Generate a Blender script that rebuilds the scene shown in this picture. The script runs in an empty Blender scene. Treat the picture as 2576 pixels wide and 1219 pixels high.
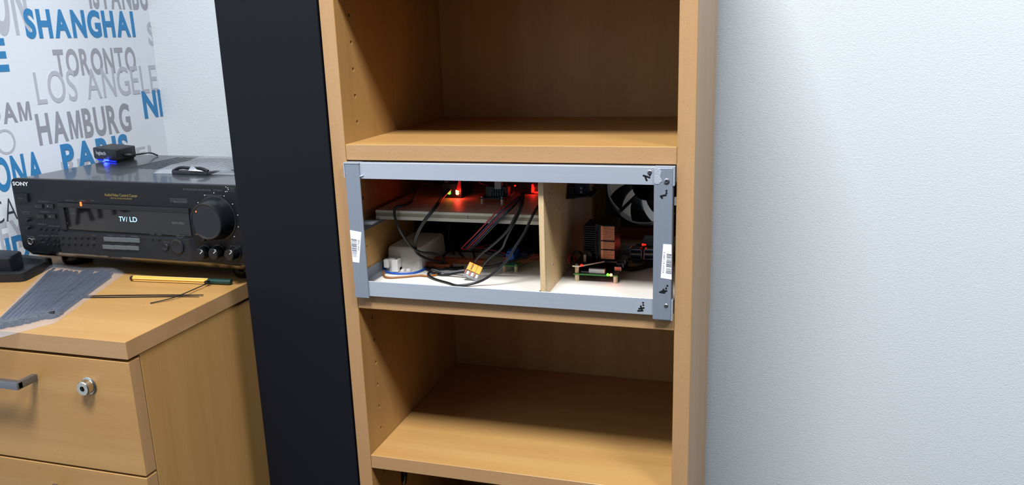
import bpy, bmesh, math, random
from mathutils import Vector, Matrix, Euler
random.seed(7)
D = bpy.data; SC = bpy.context.scene; COL = SC.collection
# ------------------------------------------------------------------ camera, light, exposure
# All measures in millimetres about the bookcase: X right, Y to the back wall, Z up from the top of the upper visible shelf.
FLOOR = -960.0
CAM = Vector((485.89, -886.58, 120.61)); CROT = Euler((1.3240, 0.0320, 0.2960), 'XYZ'); FPX = 2060.94
def m(x, y, z): return Vector((x * .001, y * .001, (z - FLOOR) * .001))
cam = D.cameras.new('camera'); camo = D.objects.new('camera', cam); COL.objects.link(camo)
camo.location = m(*CAM); camo.rotation_euler = CROT
cam.sensor_width = 36; cam.lens = FPX / 2576 * 36; cam.clip_start = .02; SC.camera = camo
w = D.worlds.new('world'); SC.world = w; w.use_nodes = True
w.node_tree.nodes['Background'].inputs[0].default_value = (.8, .88, 1, 1); w.node_tree.nodes['Background'].inputs[1].default_value = .25
def area(name, x, y, z, sx, sy, power, col, rot=(0, 0, 0)):
    l = D.lights.new(name, 'AREA'); l.shape = 'RECTANGLE'; l.size = sx; l.size_y = sy; l.energy = power; l.color = col
    o = D.objects.new(name, l); COL.objects.link(o); o.location = m(x, y, z); o.rotation_euler = rot
    return o
# one row of square ceiling panels, parallel to the back wall
area('ceiling_panel_light', 210, -985, 1630, .55, .44, 34, (.93, .97, 1))
area('ceiling_panel_light', 1480, -985, 1630, .62, .44, 20, (.93, .97, 1))
SC.view_settings.view_transform = 'Standard'; SC.view_settings.look = 'None'; SC.view_settings.gamma = 1
SC.view_settings.use_curve_mapping = False; SC.view_settings.exposure = 1.4

def at(px, py, X=None, Y=None, Z=None):
    """the point of the place at a given X, Y or Z (mm) that the photograph shows at a pixel"""
    d = CROT.to_matrix() @ Vector(((px - 1288) / FPX, -(py - 609.5) / FPX, -1))
    i, v = (0, X) if X is not None else (1, Y) if Y is not None else (2, Z)
    return CAM + d * ((v - CAM[i]) / d[i])

# ------------------------------------------------------------------ materials
MATS = {}
def lin(c): return tuple(((v / 255) / 12.92 if v / 255 <= .04045 else ((v / 255 + .055) / 1.055) ** 2.4) for v in c)
def mat(name, rgb, rough=.5, metal=0, spec=.5, emit=None, estr=0, bump=0, bscale=400, alpha=None, coat=0, trans=0, ior=1.45):
    if name in MATS: return MATS[name]
    M = D.materials.new(name); M.use_nodes = True; nt = M.node_tree; b = nt.nodes['Principled BSDF']
    c = lin(rgb) + (1,)
    b.inputs['Base Color'].default_value = c; b.inputs['Roughness'].default_value = rough; b.inputs['Metallic'].default_value = metal
    b.inputs['Specular IOR Level'].default_value = spec; b.inputs['Coat Weight'].default_value = coat
    b.inputs['Transmission Weight'].default_value = trans; b.inputs['IOR'].default_value = ior
    if emit: b.inputs['Emission Color'].default_value = lin(emit) + (1,); b.inputs['Emission Strength'].default_value = estr
    # faint mottling so that no surface is perfectly even
    tc = nt.nodes.new('ShaderNodeTexCoord'); n = nt.nodes.new('ShaderNodeTexNoise'); n.inputs['Scale'].default_value = bscale; n.inputs['Detail'].default_value = 3
    nt.links.new(tc.outputs['Object'], n.inputs['Vector'])
    mx = nt.nodes.new('ShaderNodeMix'); mx.data_type = 'RGBA'; mx.blend_type = 'MULTIPLY'; mx.inputs[0].default_value = .12
    mx.inputs[6].default_value = c; nt.links.new(n.outputs['Fac'], mx.inputs[7]); nt.links.new(mx.outputs[2], b.inputs['Base Color'])
    if bump:
        bp = nt.nodes.new('ShaderNodeBump'); bp.inputs['Strength'].default_value = bump; bp.inputs['Distance'].default_value = .0006
        nt.links.new(n.outputs['Fac'], bp.inputs['Height']); nt.links.new(bp.outputs[0], b.inputs['Normal'])
    if alpha is not None: b.inputs['Alpha'].default_value = alpha
    MATS[name] = M; return M

def wood(name, light, dark, axis, fleck=.25, rough=.42, fleck_rgb=(120, 78, 45)):
    M = D.materials.new(name); M.use_nodes = True; nt = M.node_tree; L = nt.links; N = nt.nodes.new; b = nt.nodes['Principled BSDF']
    tc = N('ShaderNodeTexCoord')
    def tex(along, across, det, dist=0):
        mp = N('ShaderNodeMapping'); s = [across] * 3; s[axis] = along; mp.inputs['Scale'].default_value = s
        n = N('ShaderNodeTexNoise'); n.inputs['Scale'].default_value = 1; n.inputs['Detail'].default_value = det; n.inputs['Distortion'].default_value = dist
        L.new(tc.outputs['Object'], mp.inputs[0]); L.new(mp.outputs[0], n.inputs['Vector']); return n
    n1 = tex(1.6, 26, 4, .3); n2 = tex(14, 420, 2); n3 = tex(330, 1700, 1)
    r = N('ShaderNodeValToRGB'); r.color_ramp.elements[0].position = .36; r.color_ramp.elements[1].position = .66
    r.color_ramp.elements[0].color = lin(dark) + (1,); r.color_ramp.elements[1].color = lin(light) + (1,)
    add = N('ShaderNodeMath'); add.operation = 'MULTIPLY_ADD'; add.inputs[1].default_value = .25; L.new(n2.outputs['Fac'], add.inputs[0]); 
    sub = N('ShaderNodeMath'); sub.operation = 'SUBTRACT'; sub.inputs[1].default_value = .125; L.new(n1.outputs['Fac'], sub.inputs[0]); L.new(sub.outputs[0], add.inputs[2])
    L.new(add.outputs[0], r.inputs[0])
    fr = N('ShaderNodeValToRGB'); fr.color_ramp.elements[0].position = .62; fr.color_ramp.elements[1].position = .70
    fr.color_ramp.elements[0].color = (0, 0, 0, 1); fr.color_ramp.elements[1].color = (fleck,) * 3 + (1,); L.new(n3.outputs['Fac'], fr.inputs[0])
    mx = N('ShaderNodeMix'); mx.data_type = 'RGBA'; L.new(fr.outputs[0], mx.inputs[0]); L.new(r.outputs[0], mx.inputs[6]); mx.inputs[7].default_value = lin(fleck_rgb) + (1,)
    L.new(mx.outputs[2], b.inputs['Base Color']); b.inputs['Roughness'].default_value = rough; b.inputs['Specular IOR Level'].default_value = .35
    MATS[name] = M; return M
WL, WD = (170, 131, 79), (161, 120, 69)
wood_z = wood('beech_veneer_upright', WL, WD, 2); wood_x = wood('beech_veneer_flat', WL, WD, 0); wood_y = wood('beech_veneer_deep', WL, WD, 1)
edge_x = wood('beech_edge_band_flat', (165, 130, 92), (158, 121, 82), 0, .4); edge_z = wood('beech_edge_band_upright', (165, 130, 92), (158, 121, 82), 2, .4)
edge_y = wood('beech_edge_band_deep', (165, 130, 92), (158, 121, 82), 1, .4)
ply = wood('birch_plywood', (205, 178, 135), (190, 160, 116), 2, .15); ply_edge = wood('plywood_edge', (214, 190, 152), (170, 138, 96), 2, .35)

def plaster(name, rgb, bump, vertical_axis=2, scale=260):
    M = D.materials.new(name); M.use_nodes = True; nt = M.node_tree; L = nt.links; N = nt.nodes.new; b = nt.nodes['Principled BSDF']
    b.inputs['Base Color'].default_value = lin(rgb) + (1,); b.inputs['Roughness'].default_value = .75; b.inputs['Specular IOR Level'].default_value = .3
    tc = N('ShaderNodeTexCoord'); mp = N('ShaderNodeMapping'); mp.inputs['Scale'].default_value = (scale * .5, scale * .5, scale)
    n = N('ShaderNodeTexNoise'); n.inputs['Scale'].default_value = 1; n.inputs['Detail'].default_value = 3; n.inputs['Roughness'].default_value = .55; n.inputs['Distortion'].default_value = .8
    L.new(tc.outputs['Object'], mp.inputs[0]); L.new(mp.outputs[0], n.inputs['Vector'])
    bp = N('ShaderNodeBump'); bp.inputs['Strength'].default_value = bump; bp.inputs['Distance'].default_value = .0022
    L.new(n.outputs['Fac'], bp.inputs['Height']); L.new(bp.outputs[0], b.inputs['Normal']); return M
wall_m = plaster('embossed_white_wallpaper', (203, 208, 212), .4, scale=640)
wall_l = plaster('rough_white_wallpaper', (216, 221, 228), .07, scale=330)
ceil_m = plaster('white_ceiling_paint', (150, 150, 150), .05); floor_m = mat('grey_carpet', (40, 40, 43), .95, bump=.4, bscale=900)
black_panel = mat('matte_black_laminate', (13, 15, 23), .68, spec=.2, bump=.12, bscale=2500)
alu = None
def brushed(name, rgb, rough, axis):
    M = D.materials.new(name); M.use_nodes = True; nt = M.node_tree; L = nt.links; N = nt.nodes.new; b = nt.nodes['Principled BSDF']
    tc = N('ShaderNodeTexCoord'); mp = N('ShaderNodeMapping'); s = [1400] * 3; s[axis] = 6; mp.inputs['Scale'].default_value = s
    n = N('ShaderNodeTexNoise'); n.inputs['Scale'].default_value = 1; n.inputs['Detail'].default_value = 3
    L.new(tc.outputs['Object'], mp.inputs[0]); L.new(mp.outputs[0], n.inputs['Vector'])
    r = N('ShaderNodeValToRGB'); r.color_ramp.elements[0].position = .3; r.color_ramp.elements[1].position = .7
    r.color_ramp.elements[0].color = lin([v * .965 for v in rgb]) + (1,); r.color_ramp.elements[1].color = lin(rgb) + (1,)
    L.new(n.outputs['Fac'], r.inputs[0]); L.new(r.outputs[0], b.inputs['Base Color'])
    b.inputs['Metallic'].default_value = .5; b.inputs['Roughness'].default_value = rough
    bp = N('ShaderNodeBump'); bp.inputs['Strength'].default_value = .06; bp.inputs['Distance'].default_value = .0005; L.new(n.outputs['Fac'], bp.inputs['Height']); L.new(bp.outputs[0], b.inputs['Normal'])
    MATS[name] = M; return M
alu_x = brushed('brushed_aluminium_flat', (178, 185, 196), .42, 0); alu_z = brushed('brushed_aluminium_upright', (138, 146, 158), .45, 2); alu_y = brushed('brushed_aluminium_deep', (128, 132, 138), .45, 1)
white_lam = mat('white_melamine', (212, 206, 196), .45); white_edge = mat('pale_raw_board_edge', (222, 214, 190), .7, bump=.3, bscale=700)
blackp = mat('black_plastic', (20, 21, 25), .42); blackg = mat('glossy_black_plastic', (10, 10, 12), .12); blackm = mat('soft_black_rubber', (16, 17, 20), .6)
fasc = mat('receiver_black_plastic', (16, 18, 23), .45, spec=.35, bump=.1, bscale=3000); fasc2 = mat('receiver_lower_flap_black', (20, 23, 28), .45, bump=.1, bscale=3000)
cover_m = mat('receiver_cover_black_sheet', (30, 32, 37), .3, spec=1.0, coat=.35, bump=.03, bscale=500); glass_d = mat('dark_display_glass', (14, 12, 14), .06, spec=.7)
cab_blk = mat('cable_black', (18, 19, 23), .35); cab_gry = mat('cable_grey', (120, 122, 126), .4); cab_red = mat('wire_red', (150, 30, 28), .45); cab_blu = mat('wire_blue', (25, 75, 165), .35)
cab_dbl = mat('wire_dark_blue', (32, 34, 75), .45); cab_brn = mat('wire_brown', (132, 80, 28), .4); chrome = mat('polished_nickel', (200, 196, 188), .22, metal=1); steel = mat('grey_steel', (150, 150, 152), .35, metal=1)
brass = mat('nickel_brass', (205, 190, 160), .35, metal=.8); copper = mat('copper_fin', (226, 150, 112), .42, metal=.5); pcb_g = mat('pcb_green', (45, 120, 40), .4); pcb_k = mat('pcb_black', (20, 20, 24), .4); pcb_b = mat('pcb_dark_blue', (16, 24, 44), .4)
blue_pl = mat('blue_terminal_plastic', (25, 80, 175), .45); dkblue = mat('dark_blue_plastic', (18, 34, 66), .45); usb_blue = mat('usb_tongue_blue', (22, 52, 98), .5); usb_wht = mat('usb_tongue_white', (190, 178, 160), .5); grey_pl = mat('light_grey_plastic', (214, 208, 198), .5, bump=.1, bscale=900)
orange_pl = mat('orange_lever_plastic', (245, 150, 20), .4); orange_br = mat('orange_brown_terminal', (160, 78, 32), .5); clear_pl = mat('clear_polycarbonate', (235, 238, 240), .08, trans=.85, ior=1.45)
white_pl = mat('white_plastic', (230, 228, 224), .45); ink = mat('black_marker_ink', (12, 12, 16), .5); paper = mat('white_label_paper', (238, 240, 246), .6); print_k = mat('printed_grey_black', (45, 45, 50), .6)
lbl_w = mat('white_print', (215, 218, 222), .5); lbl_g = mat('grey_print', (84, 86, 90), .5); lbl_gold = mat('gold_print', (165, 140, 85), .45, metal=.3)
led_r = mat('led_red', (255, 40, 20), .4, emit=(255, 16, 8), estr=2.2); led_g = mat('led_green', (70, 220, 40), .4, emit=(80, 230, 40), estr=1.6); led_b = mat('led_blue', (20, 40, 255), .4, emit=(20, 40, 255), estr=8); led_o = mat('led_orange', (255, 90, 40), .4, emit=(255, 80, 30), estr=1.5)
vfd = mat('display_segments', (150, 215, 255), .4, emit=(140, 205, 255), estr=.8); led_hot = mat('led_hot_red', (255, 90, 60), .4, emit=(255, 80, 50), estr=9)
txt_blue = mat('letter_blue_foam', (56, 130, 184), .55, bump=.15, bscale=300); txt_gry = mat('letter_mid_grey_foam', (150, 152, 160), .6, bump=.15, bscale=300); txt_lg = mat('letter_light_grey_foam', (184, 186, 196), .6, bump=.15, bscale=300); txt_dk = mat('letter_charcoal_foam', (62, 66, 76), .6, bump=.15, bscale=300); txt_dg = mat('letter_dark_grey_foam', (160, 161, 168), .6, bump=.15, bscale=300)
pen_y = mat('pen_yellow_barrel', (214, 152, 44), .35); pen_w = mat('pen_white_stripe', (222, 190, 125), .4); pen_g = mat('pen_dark_green_cap', (14, 50, 44), .4)
darkpl = mat('charcoal_plastic', (42, 45, 52), .5, bump=.15, bscale=1500)
def film(name, opac, tint, rough=.18):
    M = D.materials.new(name); M.use_nodes = True; nt = M.node_tree; L = nt.links; N = nt.nodes.new; b = nt.nodes['Principled BSDF']; out = nt.nodes['Material Output']
    b.inputs['Base Color'].default_value = lin(tint) + (1,); b.inputs['Roughness'].default_value = rough; b.inputs['Specular IOR Level'].default_value = .8
    t = N('ShaderNodeBsdfTransparent'); mx = N('ShaderNodeMixShader'); mx.inputs[0].default_value = opac
    L.new(t.outputs[0], mx.inputs[1]); L.new(b.outputs[0], mx.inputs[2]); L.new(mx.outputs[0], out.inputs['Surface'])
    tc = N('ShaderNodeTexCoord'); n = N('ShaderNodeTexNoise'); n.inputs['Scale'].default_value = 60; n.inputs['Detail'].default_value = 4; n.inputs['Distortion'].default_value = 1.2
    L.new(tc.outputs['Object'], n.inputs['Vector']); bp = N('ShaderNodeBump'); bp.inputs['Strength'].default_value = .5; bp.inputs['Distance'].default_value = .004
    L.new(n.outputs['Fac'], bp.inputs['Height']); L.new(bp.outputs[0], b.inputs['Normal']); MATS[name] = M; return M
bag_m = film('polythene_film', .11, (205, 215, 235)); bag_m2 = film('clear_polythene_film', .22, (215, 220, 230), .1)

# ------------------------------------------------------------------ mesh helpers
class MB:
    def __init__(s): s.v = []; s.f = []
    def poly(s, pts): b = len(s.v); s.v += [Vector(p) for p in pts]; s.f.append(tuple(range(b, b + len(pts)))); return s
    def box(s, x0, x1, y0, y1, z0, z1, M=None):
        b = len(s.v); P = [Vector((x, y, z)) for z in (z0, z1) for y in (y0, y1) for x in (x0, x1)]
        if M is not None: P = [M @ p for p in P]
        s.v += P
        s.f += [tuple(b + i for i in q) for q in ((0, 2, 3, 1), (4, 5, 7, 6), (0, 1, 5, 4), (2, 6, 7, 3), (0, 4, 6, 2), (1, 3, 7, 5))]; return s
    def rings(s, R, close=True, cap0=True, cap1=True):
        b = len(s.v); n = len(R[0])
        for r in R: s.v += [Vector(p) for p in r]
        for i in range(len(R) - 1):
            for j in range(n if close else n - 1):
                k = (j + 1) % n; s.f.append((b + i * n + j, b + i * n + k, b + (i + 1) * n + k, b + (i + 1) * n + j))
        if cap0: s.f.append(tuple(b + j for j in reversed(range(n))))
        if cap1: s.f.append(tuple(b + (len(R) - 1) * n + j for j in range(n)))
        return s
    def lathe(s, o, ax, prof, n=20, cap0=True, cap1=True):
        """prof: (distance along the axis, radius)"""
        ax = Vector(ax).normalized(); o = Vector(o); u = ax.orthogonal().normalized(); v = ax.cross(u)
        return s.rings([[o + ax * d + (u * math.cos(a) + v * math.sin(a)) * r for a in (2 * math.pi * j / n for j in range(n))] for d, r in prof], True, cap0, cap1)
    def cyl(s, p0, p1, r, n=16):
        p0, p1 = Vector(p0), Vector(p1); return s.lathe(p0, p1 - p0, [(0, r), ((p1 - p0).length, r)], n)
    def prism(s, pts, d):
        """polygon (3-D points) pushed along d"""
        d = Vector(d); P = [Vector(p) for p in pts]; return s.rings([P, [p + d for p in P]])
    def tube(s, pts, r, n=8, sub=5, flat=None):
        P = smooth_path(pts, sub); T = [(P[min(i + 1, len(P) - 1)] - P[max(i - 1, 0)]).normalized() for i in range(len(P))]
        u = Vector(flat) if flat else T[0].orthogonal(); R = []
        for i, p in enumerate(P):
            u = (u - T[i] * u.dot(T[i]));
            if u.length < 1e-6: u = T[i].orthogonal()
            u.normalize(); v = T[i].cross(u); ru, rv = r if isinstance(r, tuple) else (r, r)
            R.append([p + u * math.cos(a) * ru + v * math.sin(a) * rv for a in (2 * math.pi * j / n + .4 for j in range(n))])
        return s.rings(R)
def smooth_path(pts, sub):
    P = [Vector(p) for p in pts]
    if len(P) < 3: return P
    out = []
    for i in range(len(P) - 1):
        a, b, c, d = P[max(i - 1, 0)], P[i], P[i + 1], P[min(i + 2, len(P) - 1)]
        for k in range(sub):
            t = k / sub; out.append(.5 * ((2 * b) + (c - a) * t + (2 * a - 5 * b + 4 * c - d) * t * t + (3 * b - a - 3 * c + d) * t ** 3))
    return out + [P[-1]]
BASE = {}     # root object -> base point (mm); meshes under it are written in the same frame
def finish(name, me, material, parent, smooth):
    o = D.objects.new(name, me); COL.objects.link(o)
    if material: me.materials.append(material)
    if smooth: me.shade_smooth(); me.set_sharp_from_angle(angle=math.radians(smooth))
    if parent: o.parent = parent; BASE[o] = BASE[parent]
    return o
def obj(name, mb, material, parent=None, smooth=35, bevel=0, seg=2, base=None):
    """one mesh object; without a parent it is a thing of its own whose origin is its base"""
    if parent: o0 = BASE[parent]
    else:
        if base is None:
            xs = [v.x for v in mb.v]; ys = [v.y for v in mb.v]; zs = [v.z for v in mb.v]
            base = Vector(((min(xs) + max(xs)) / 2, (min(ys) + max(ys)) / 2, min(zs)))
        o0 = Vector(base)
    me = D.meshes.new(name); me.from_pydata([(v - o0) * .001 for v in mb.v], [], mb.f); me.validate()
    bm = bmesh.new(); bm.from_mesh(me); bmesh.ops.recalc_face_normals(bm, faces=bm.faces)
    if bevel:
        bmesh.ops.remove_doubles(bm, verts=bm.verts, dist=1e-6)
        ed = [e for e in bm.edges if len(e.link_faces) == 2 and e.calc_face_angle(0) > .6]
        bmesh.ops.bevel(bm, geom=ed, offset=bevel * .001, segments=seg, profile=.6, affect='EDGES', clamp_overlap=True)
    bm.to_mesh(me); bm.free()
    o = finish(name, me, material, parent, smooth)
    if not parent: o.location = m(*o0); BASE[o] = o0
    return o
def tag(o, label, cat, group=None):
    o['label'] = label; o['category'] = cat
    if group: o['group'] = group
    return o
def thing(name, label, cat, base, group=None, rotz=0, local=False):
    o = D.objects.new(name, None); COL.objects.link(o); o.empty_display_size = .02; o.location = m(*base); o.rotation_euler = (0, 0, rotz)
    BASE[o] = Vector((0, 0, 0)) if local else Vector(base); return tag(o, label, cat, group)
def struct(name, mb, material): o = obj(name, mb, material, smooth=0); o['kind'] = 'structure'; return o
def bx(*a): return MB().box(*a)

# lettering from the built-in font: mesh of one string in its own plane, x right, y up, 1 unit = cap height
def glyphs(s, bold=0.0, depth=0.0, res=3):
    cu = D.curves.new('text', 'FONT'); cu.body = s; cu.size = 1.0; cu.offset = bold; cu.extrude = depth; cu.resolution_u = res
    o = D.objects.new('text', cu); me = D.meshes.new_from_object(o); D.objects.remove(o); D.curves.remove(cu); return me
_h = glyphs('H'); CAPH = max(v.co.y for v in _h.vertices) - min(v.co.y for v in _h.vertices)
def lettering(name, s, o, u, v, height, width, material, parent, bold=0.0, depth=0.0, lift=.25, italic=0):
    """text with its baseline starting at o (mm), along u, up v; width None keeps the font's own"""
    u = Vector(u).normalized(); v = Vector(v).normalized(); n = u.cross(v); o = Vector(o) - BASE[parent]
    me = glyphs(s, bold, depth); xs = [q.co.x for q in me.vertices]; x0, x1 = min(xs), max(xs); k = height / CAPH
    kx = width / (x1 - x0) if width else k
    for q in me.vertices: q.co = (o + u * ((q.co.x - x0) * kx + italic * q.co.y * k) + v * (q.co.y * k) + n * (q.co.z * k + lift)) * .001
    me.shade_flat(); ob = finish(name, me, material, parent, 0); return ob

# ------------------------------------------------------------------ the room
LW, BW = -670.0, 490.0; RX, FY, CE = 2300.0, -2600.0, 1640.0
struct('wall_back', bx(LW - 60, RX + 60, BW, BW + 60, FLOOR, CE), wall_m)
struct('wall_left', bx(LW - 60, LW, FY, BW, FLOOR, CE), wall_l)
office_m = plaster('muted_grey_blue_paint', (78, 82, 92), .05)
struct('wall_right', bx(RX, RX + 60, FY, BW, FLOOR, CE), office_m)
struct('wall_front', bx(LW - 60, RX + 60, FY - 60, FY, FLOOR, CE), office_m)
struct('floor', bx(LW - 60, RX + 60, FY - 60, BW + 60, FLOOR - 40, FLOOR), floor_m)
struct('ceiling', bx(LW - 60, RX + 60, FY - 60, BW + 60, CE, CE + 40), ceil_m)

# ------------------------------------------------------------------ the bookcase
W, T, DEP = 396.2, 19.0, 334.0; TOP = 420.0; Z2, Z3, Z4, Z0 = -189.3, -414.4, -640.0, 202.0
bc = thing('bookcase', 'tall narrow beech bookcase of open shelves holding the aluminium frame', 'bookcase', (W / 2, DEP / 2, FLOOR))
holes = [(36.0, 151.2 - 32 * k) for k in range(-7, 33)] + [(262.0, 151.2 - 32 * k) for k in range(-7, 33)]
def drill(o, side):
    cut = MB()
    for y, z in holes: cut.lathe((side, y, z), (1, 0, 0), [(-8, 2.6), (8, 2.6)], 12)
    c = obj('cutter', cut, None, bc, 0); md = o.modifiers.new('holes', 'BOOLEAN'); md.operation = 'DIFFERENCE'; md.solver = 'EXACT'; md.object = c
    bpy.context.view_layer.update(); me = D.meshes.new_from_object(o.evaluated_get(bpy.context.evaluated_depsgraph_get()))
    o.modifiers.clear(); o.data = me; D.objects.remove(c)
def panel(name, mb, face, edge, parent, edge_dir, label=None):
    o = obj(name, mb, face, parent, 0, .5, 1); o.data.materials.append(edge)
    for p in o.data.polygons:
        if abs(p.normal[1]) > .8 and 'y' in edge_dir or abs(p.normal[0]) > .8 and 'x' in edge_dir: p.material_index = 1
    if label: o['label'] = label
    return o
drill(panel('side_panel', bx(-T, 0, 0, DEP, FLOOR, TOP), wood_z, edge_z, bc, 'y'), 0)
drill(panel('side_panel', bx(W, W + T, 0, DEP, FLOOR, TOP), wood_z, edge_z, bc, 'y'), W)
panel('top_panel', bx(.2, W - .2, 0, DEP - 8, TOP - T, TOP), wood_x, edge_x, bc, 'y')
for z in (Z0, 0, Z2, Z3, Z4, -880): panel('shelf', bx(.3, W - .3, .4, DEP - 9, z - T, z), wood_x, edge_x, bc, 'y')
FX, FZ = 322.0, -100.0     # the fan looks out through a square hole in the back
bk = MB(); yb = DEP - 8
for a in ((0, W, FLOOR + 60, FZ - 57), (0, W, FZ + 57, TOP), (0, FX - 57, FZ - 57, FZ + 57), (FX + 57, W, FZ - 57, FZ + 57)): bk.box(a[0] + .2, a[1] - .2, yb, yb + 4, a[2], a[3])
obj('back_panel', bk, wood_z, bc, 0)
obj('plinth', bx(.2, W - .2, 20, 36, FLOOR, -899), wood_x, bc, 0)

# ------------------------------------------------------------------ tall black cabinet beside it
bl = thing('black_cabinet', 'tall matte black cabinet standing between bookcase and drawer unit', 'cabinet', (-94, 160, FLOOR))
obj('carcass', bx(-161.5, -24, 20, 330, FLOOR, 700), black_panel, bl, 0, 1.5)
obj('door', bx(-162.5, -22.5, 1, 19, FLOOR + 40, 699), black_panel, bl, 0, 2)

# ------------------------------------------------------------------ drawer unit
DX0, DX1, DY0, DY1, DZ = -664.0, -211.7, -168.8, 470.0, -208.0
du = thing('drawer_unit', 'beech drawer unit with lock and metal bow handle under the receiver', 'drawer unit', ((DX0 + DX1) / 2, 160, FLOOR))
panel('top_board', bx(DX0, DX1, DY0, DY1, DZ - 22, DZ), wood_x, edge_x, du, 'xy')
panel('side_panel', bx(DX1 - 20, DX1 - 1.5, DY0 + 21, DY1, FLOOR, DZ - 22.3), wood_z, edge_z, du, 'y')
panel('side_panel', bx(DX0 + 1, DX0 + 19, DY0 + 21, DY1, FLOOR, DZ - 22.3), wood_z, edge_z, du, 'y')
obj('back_panel', bx(DX0 + 20, DX1 - 21, DY1 - 10, DY1, FLOOR, DZ - 23), wood_z, du, 0)
zt = DZ - 26
for k in range(4):
    h = 150
    fr = panel('drawer_front', bx(DX0 + 1, DX1 - .8, DY0 + 1, DY0 + 19, zt - h + 3, zt), wood_x, edge_z, du, 'x')
    hz = zt - 32; hb = MB()
    hx1, hx0, yf, yr = -357.0, -482.0, DY0 - 27, DY0 + 1.2
    for hx in (hx0, hx1): hb.box(hx - 3.4, hx + 3.4, yf, yr, hz - 4, hz + 5)
    hb.box(hx0 - 3.4, hx1 + 3.4, yf - 1.5, yf + 7, hz - 4.2, hz + 5.2)
    obj('handle', hb, mat('satin_nickel', (128, 130, 136), .38, metal=.85), fr, 35, 1)
    if k == 0:
        lx, lz = -275.8, -268.5
        lk = obj('lock', MB().lathe((lx, DY0 + 1.5, lz), (0, -1, 0), [(0, 11.2), (1.6, 11.2), (2.6, 9.8), (2.6, 9.0), (10.5, 9.0), (11.6, 8.0), (11.6, 3.4), (9.5, 3.2), (9.5, .01)], 32), chrome, fr, 40)
        obj('keyhole', MB().lathe((lx, DY0 - 8.3, lz), (0, -1, 0), [(0, 2.4), (1.2, 2.4)], 12).box(lx - 1, lx + 1, DY0 - 9.5, DY0 - 8.4, lz - 3.4, lz + 3.4), blackm, lk)
    zt -= h
obj('drawer_box', bx(DX0 + 22, DX1 - 23, DY0 + 20, DY1 - 20, FLOOR + 40, DZ - 28), mat('dark_interior', (70, 55, 40), .8), du, 0)

# ------------------------------------------------------------------ city names on the side wall
def slab(ch, bold):
    if ch == 'M':      # a plain block M: the font's own overlaps itself when thickened
        h, w, q = CAPH, CAPH * .98, CAPH * (.13 + bold * 2.2); me = D.meshes.new('letter')
        P = [(0, 0), (q, 0), (q, h * .66), (w / 2 - q * .45, 0), (w / 2 + q * .45, 0), (w - q, h * .66), (w - q, 0), (w, 0), (w, h), (w - q * 1.35, h), (w / 2, h * .3), (q * 1.35, h), (0, h)]
        me.from_pydata([(x, y, 0) for x, y in P], [], [tuple(range(13))])
    else: me = glyphs(ch, bold, 0, 9)
    bm = bmesh.new(); bm.from_mesh(me)
    for f in bm.faces:
        if f.normal.z < 0: f.normal_flip()
        f.smooth = False
    r = bmesh.ops.extrude_face_region(bm, geom=list(bm.faces), use_keep_orig=False)
    for v in r['geom']:
        if isinstance(v, bmesh.types.BMVert): v.co.z += 1
    out = D.meshes.new('letter'); bm.to_mesh(out); bm.free(); D.meshes.remove(me); return out
def wl(px, py): p = at(px, py, X=LW); return p.y, p.z
def word(text, x0, x1, ybase, ytop, material, label, bold=.03, depth=.35, pre='', post='', gap=.16, slack=None):
    """letters between two pixels on the baseline; pre and post run on outside the given letters at the same size"""
    y0, z0 = wl(x0, ybase[0]); y1, z1 = wl(x1, ybase[1]); zb = (z0 + z1) / 2; H = wl(x0, ytop)[1] - z0
    def layout(s):
        q = []; x = 0
        for ch in s:
            if ch == ' ': x += .35; continue
            me = slab(ch, bold); xs = [k.co.x for k in me.vertices]; q.append((ch, x, min(xs))); x += (max(xs) - min(xs)) + gap * CAPH; D.meshes.remove(me)
        return q, x - gap * CAPH
    q, tot = layout(text); kx = (y1 - y0) / tot; k = H / CAPH
    if pre: qp, tp = layout(pre); q = [(c, x - tp - gap * CAPH, a) for c, x, a in qp] + q
    if post: qq, tq = layout(post); q = q + [(c, x + tot + gap * CAPH, a) for c, x, a in qq]
    r = thing('wall_lettering', label, 'lettering', (LW, (y0 + y1) / 2, zb), 'city names on the side wall')
    for ch, x, a in q:
        me = slab(ch, bold)
        ystart = y0 + x * kx
        if ystart > BW - 3: D.meshes.remove(me); continue
        for p in me.vertices:
            Y = min(ystart + (p.co.x - a) * kx, BW - .5)
            p.co = (Vector((LW + (depth if p.co.z > 0 else -.3), Y, zb + p.co.y * k)) - BASE[r]) * .001
        finish('letter', me, material, r, 0)
    return r
word('SHANGHAI', 67, 341, (92, 90), 25, txt_blue, 'blue foam letters on side wall reading SHANGHAI', .04, .6)
word('ISTANBU', 226, 374, (18, 22), -48, txt_dg, 'grey foam letters in the corner, topmost, reading ISTANBU', .035)
word('ON', -14, 78, (82, 78), -75, txt_lg, 'large pale grey foam letters overlapping the blue SHANGHAI', .036, .3, pre='LOND')
word('E', -28, 24, (178, 176), 100, txt_blue, 'blue foam letter E cut by the picture edge', .036)
word('TORONTO', 141, 345, (188, 180), 124, txt_dg, 'mid grey foam letters reading TORONTO', .028)
word('LOS ANGELE', 95, 398, (264, 228), 184, txt_lg, 'thin pale grey foam letters reading LOS ANGELE up to the corner', .006, .6)
word('DAM', -30, 81, (312, 303), 262, txt_gry, 'small dark grey foam letters ending in DAM', .028, pre='AMSTER')
word('NI', 364, 411, (294, 289), 231, txt_blue, 'two blue foam letters NI beside the room corner', .036, .8)
word('HAMBURG', 99, 332, (360, 328), 286, txt_gry, 'mid grey foam letters reading HAMBURG', .03)
word('O', -6, 44, (390, 386), 324, txt_lg, 'thin pale grey ring-shaped foam letter O', -.012)
word('PARIS', 160, 328, (425, 405), 358, txt_blue, 'blue foam letters reading PARIS behind the small adapter', .036, .9)
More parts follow.
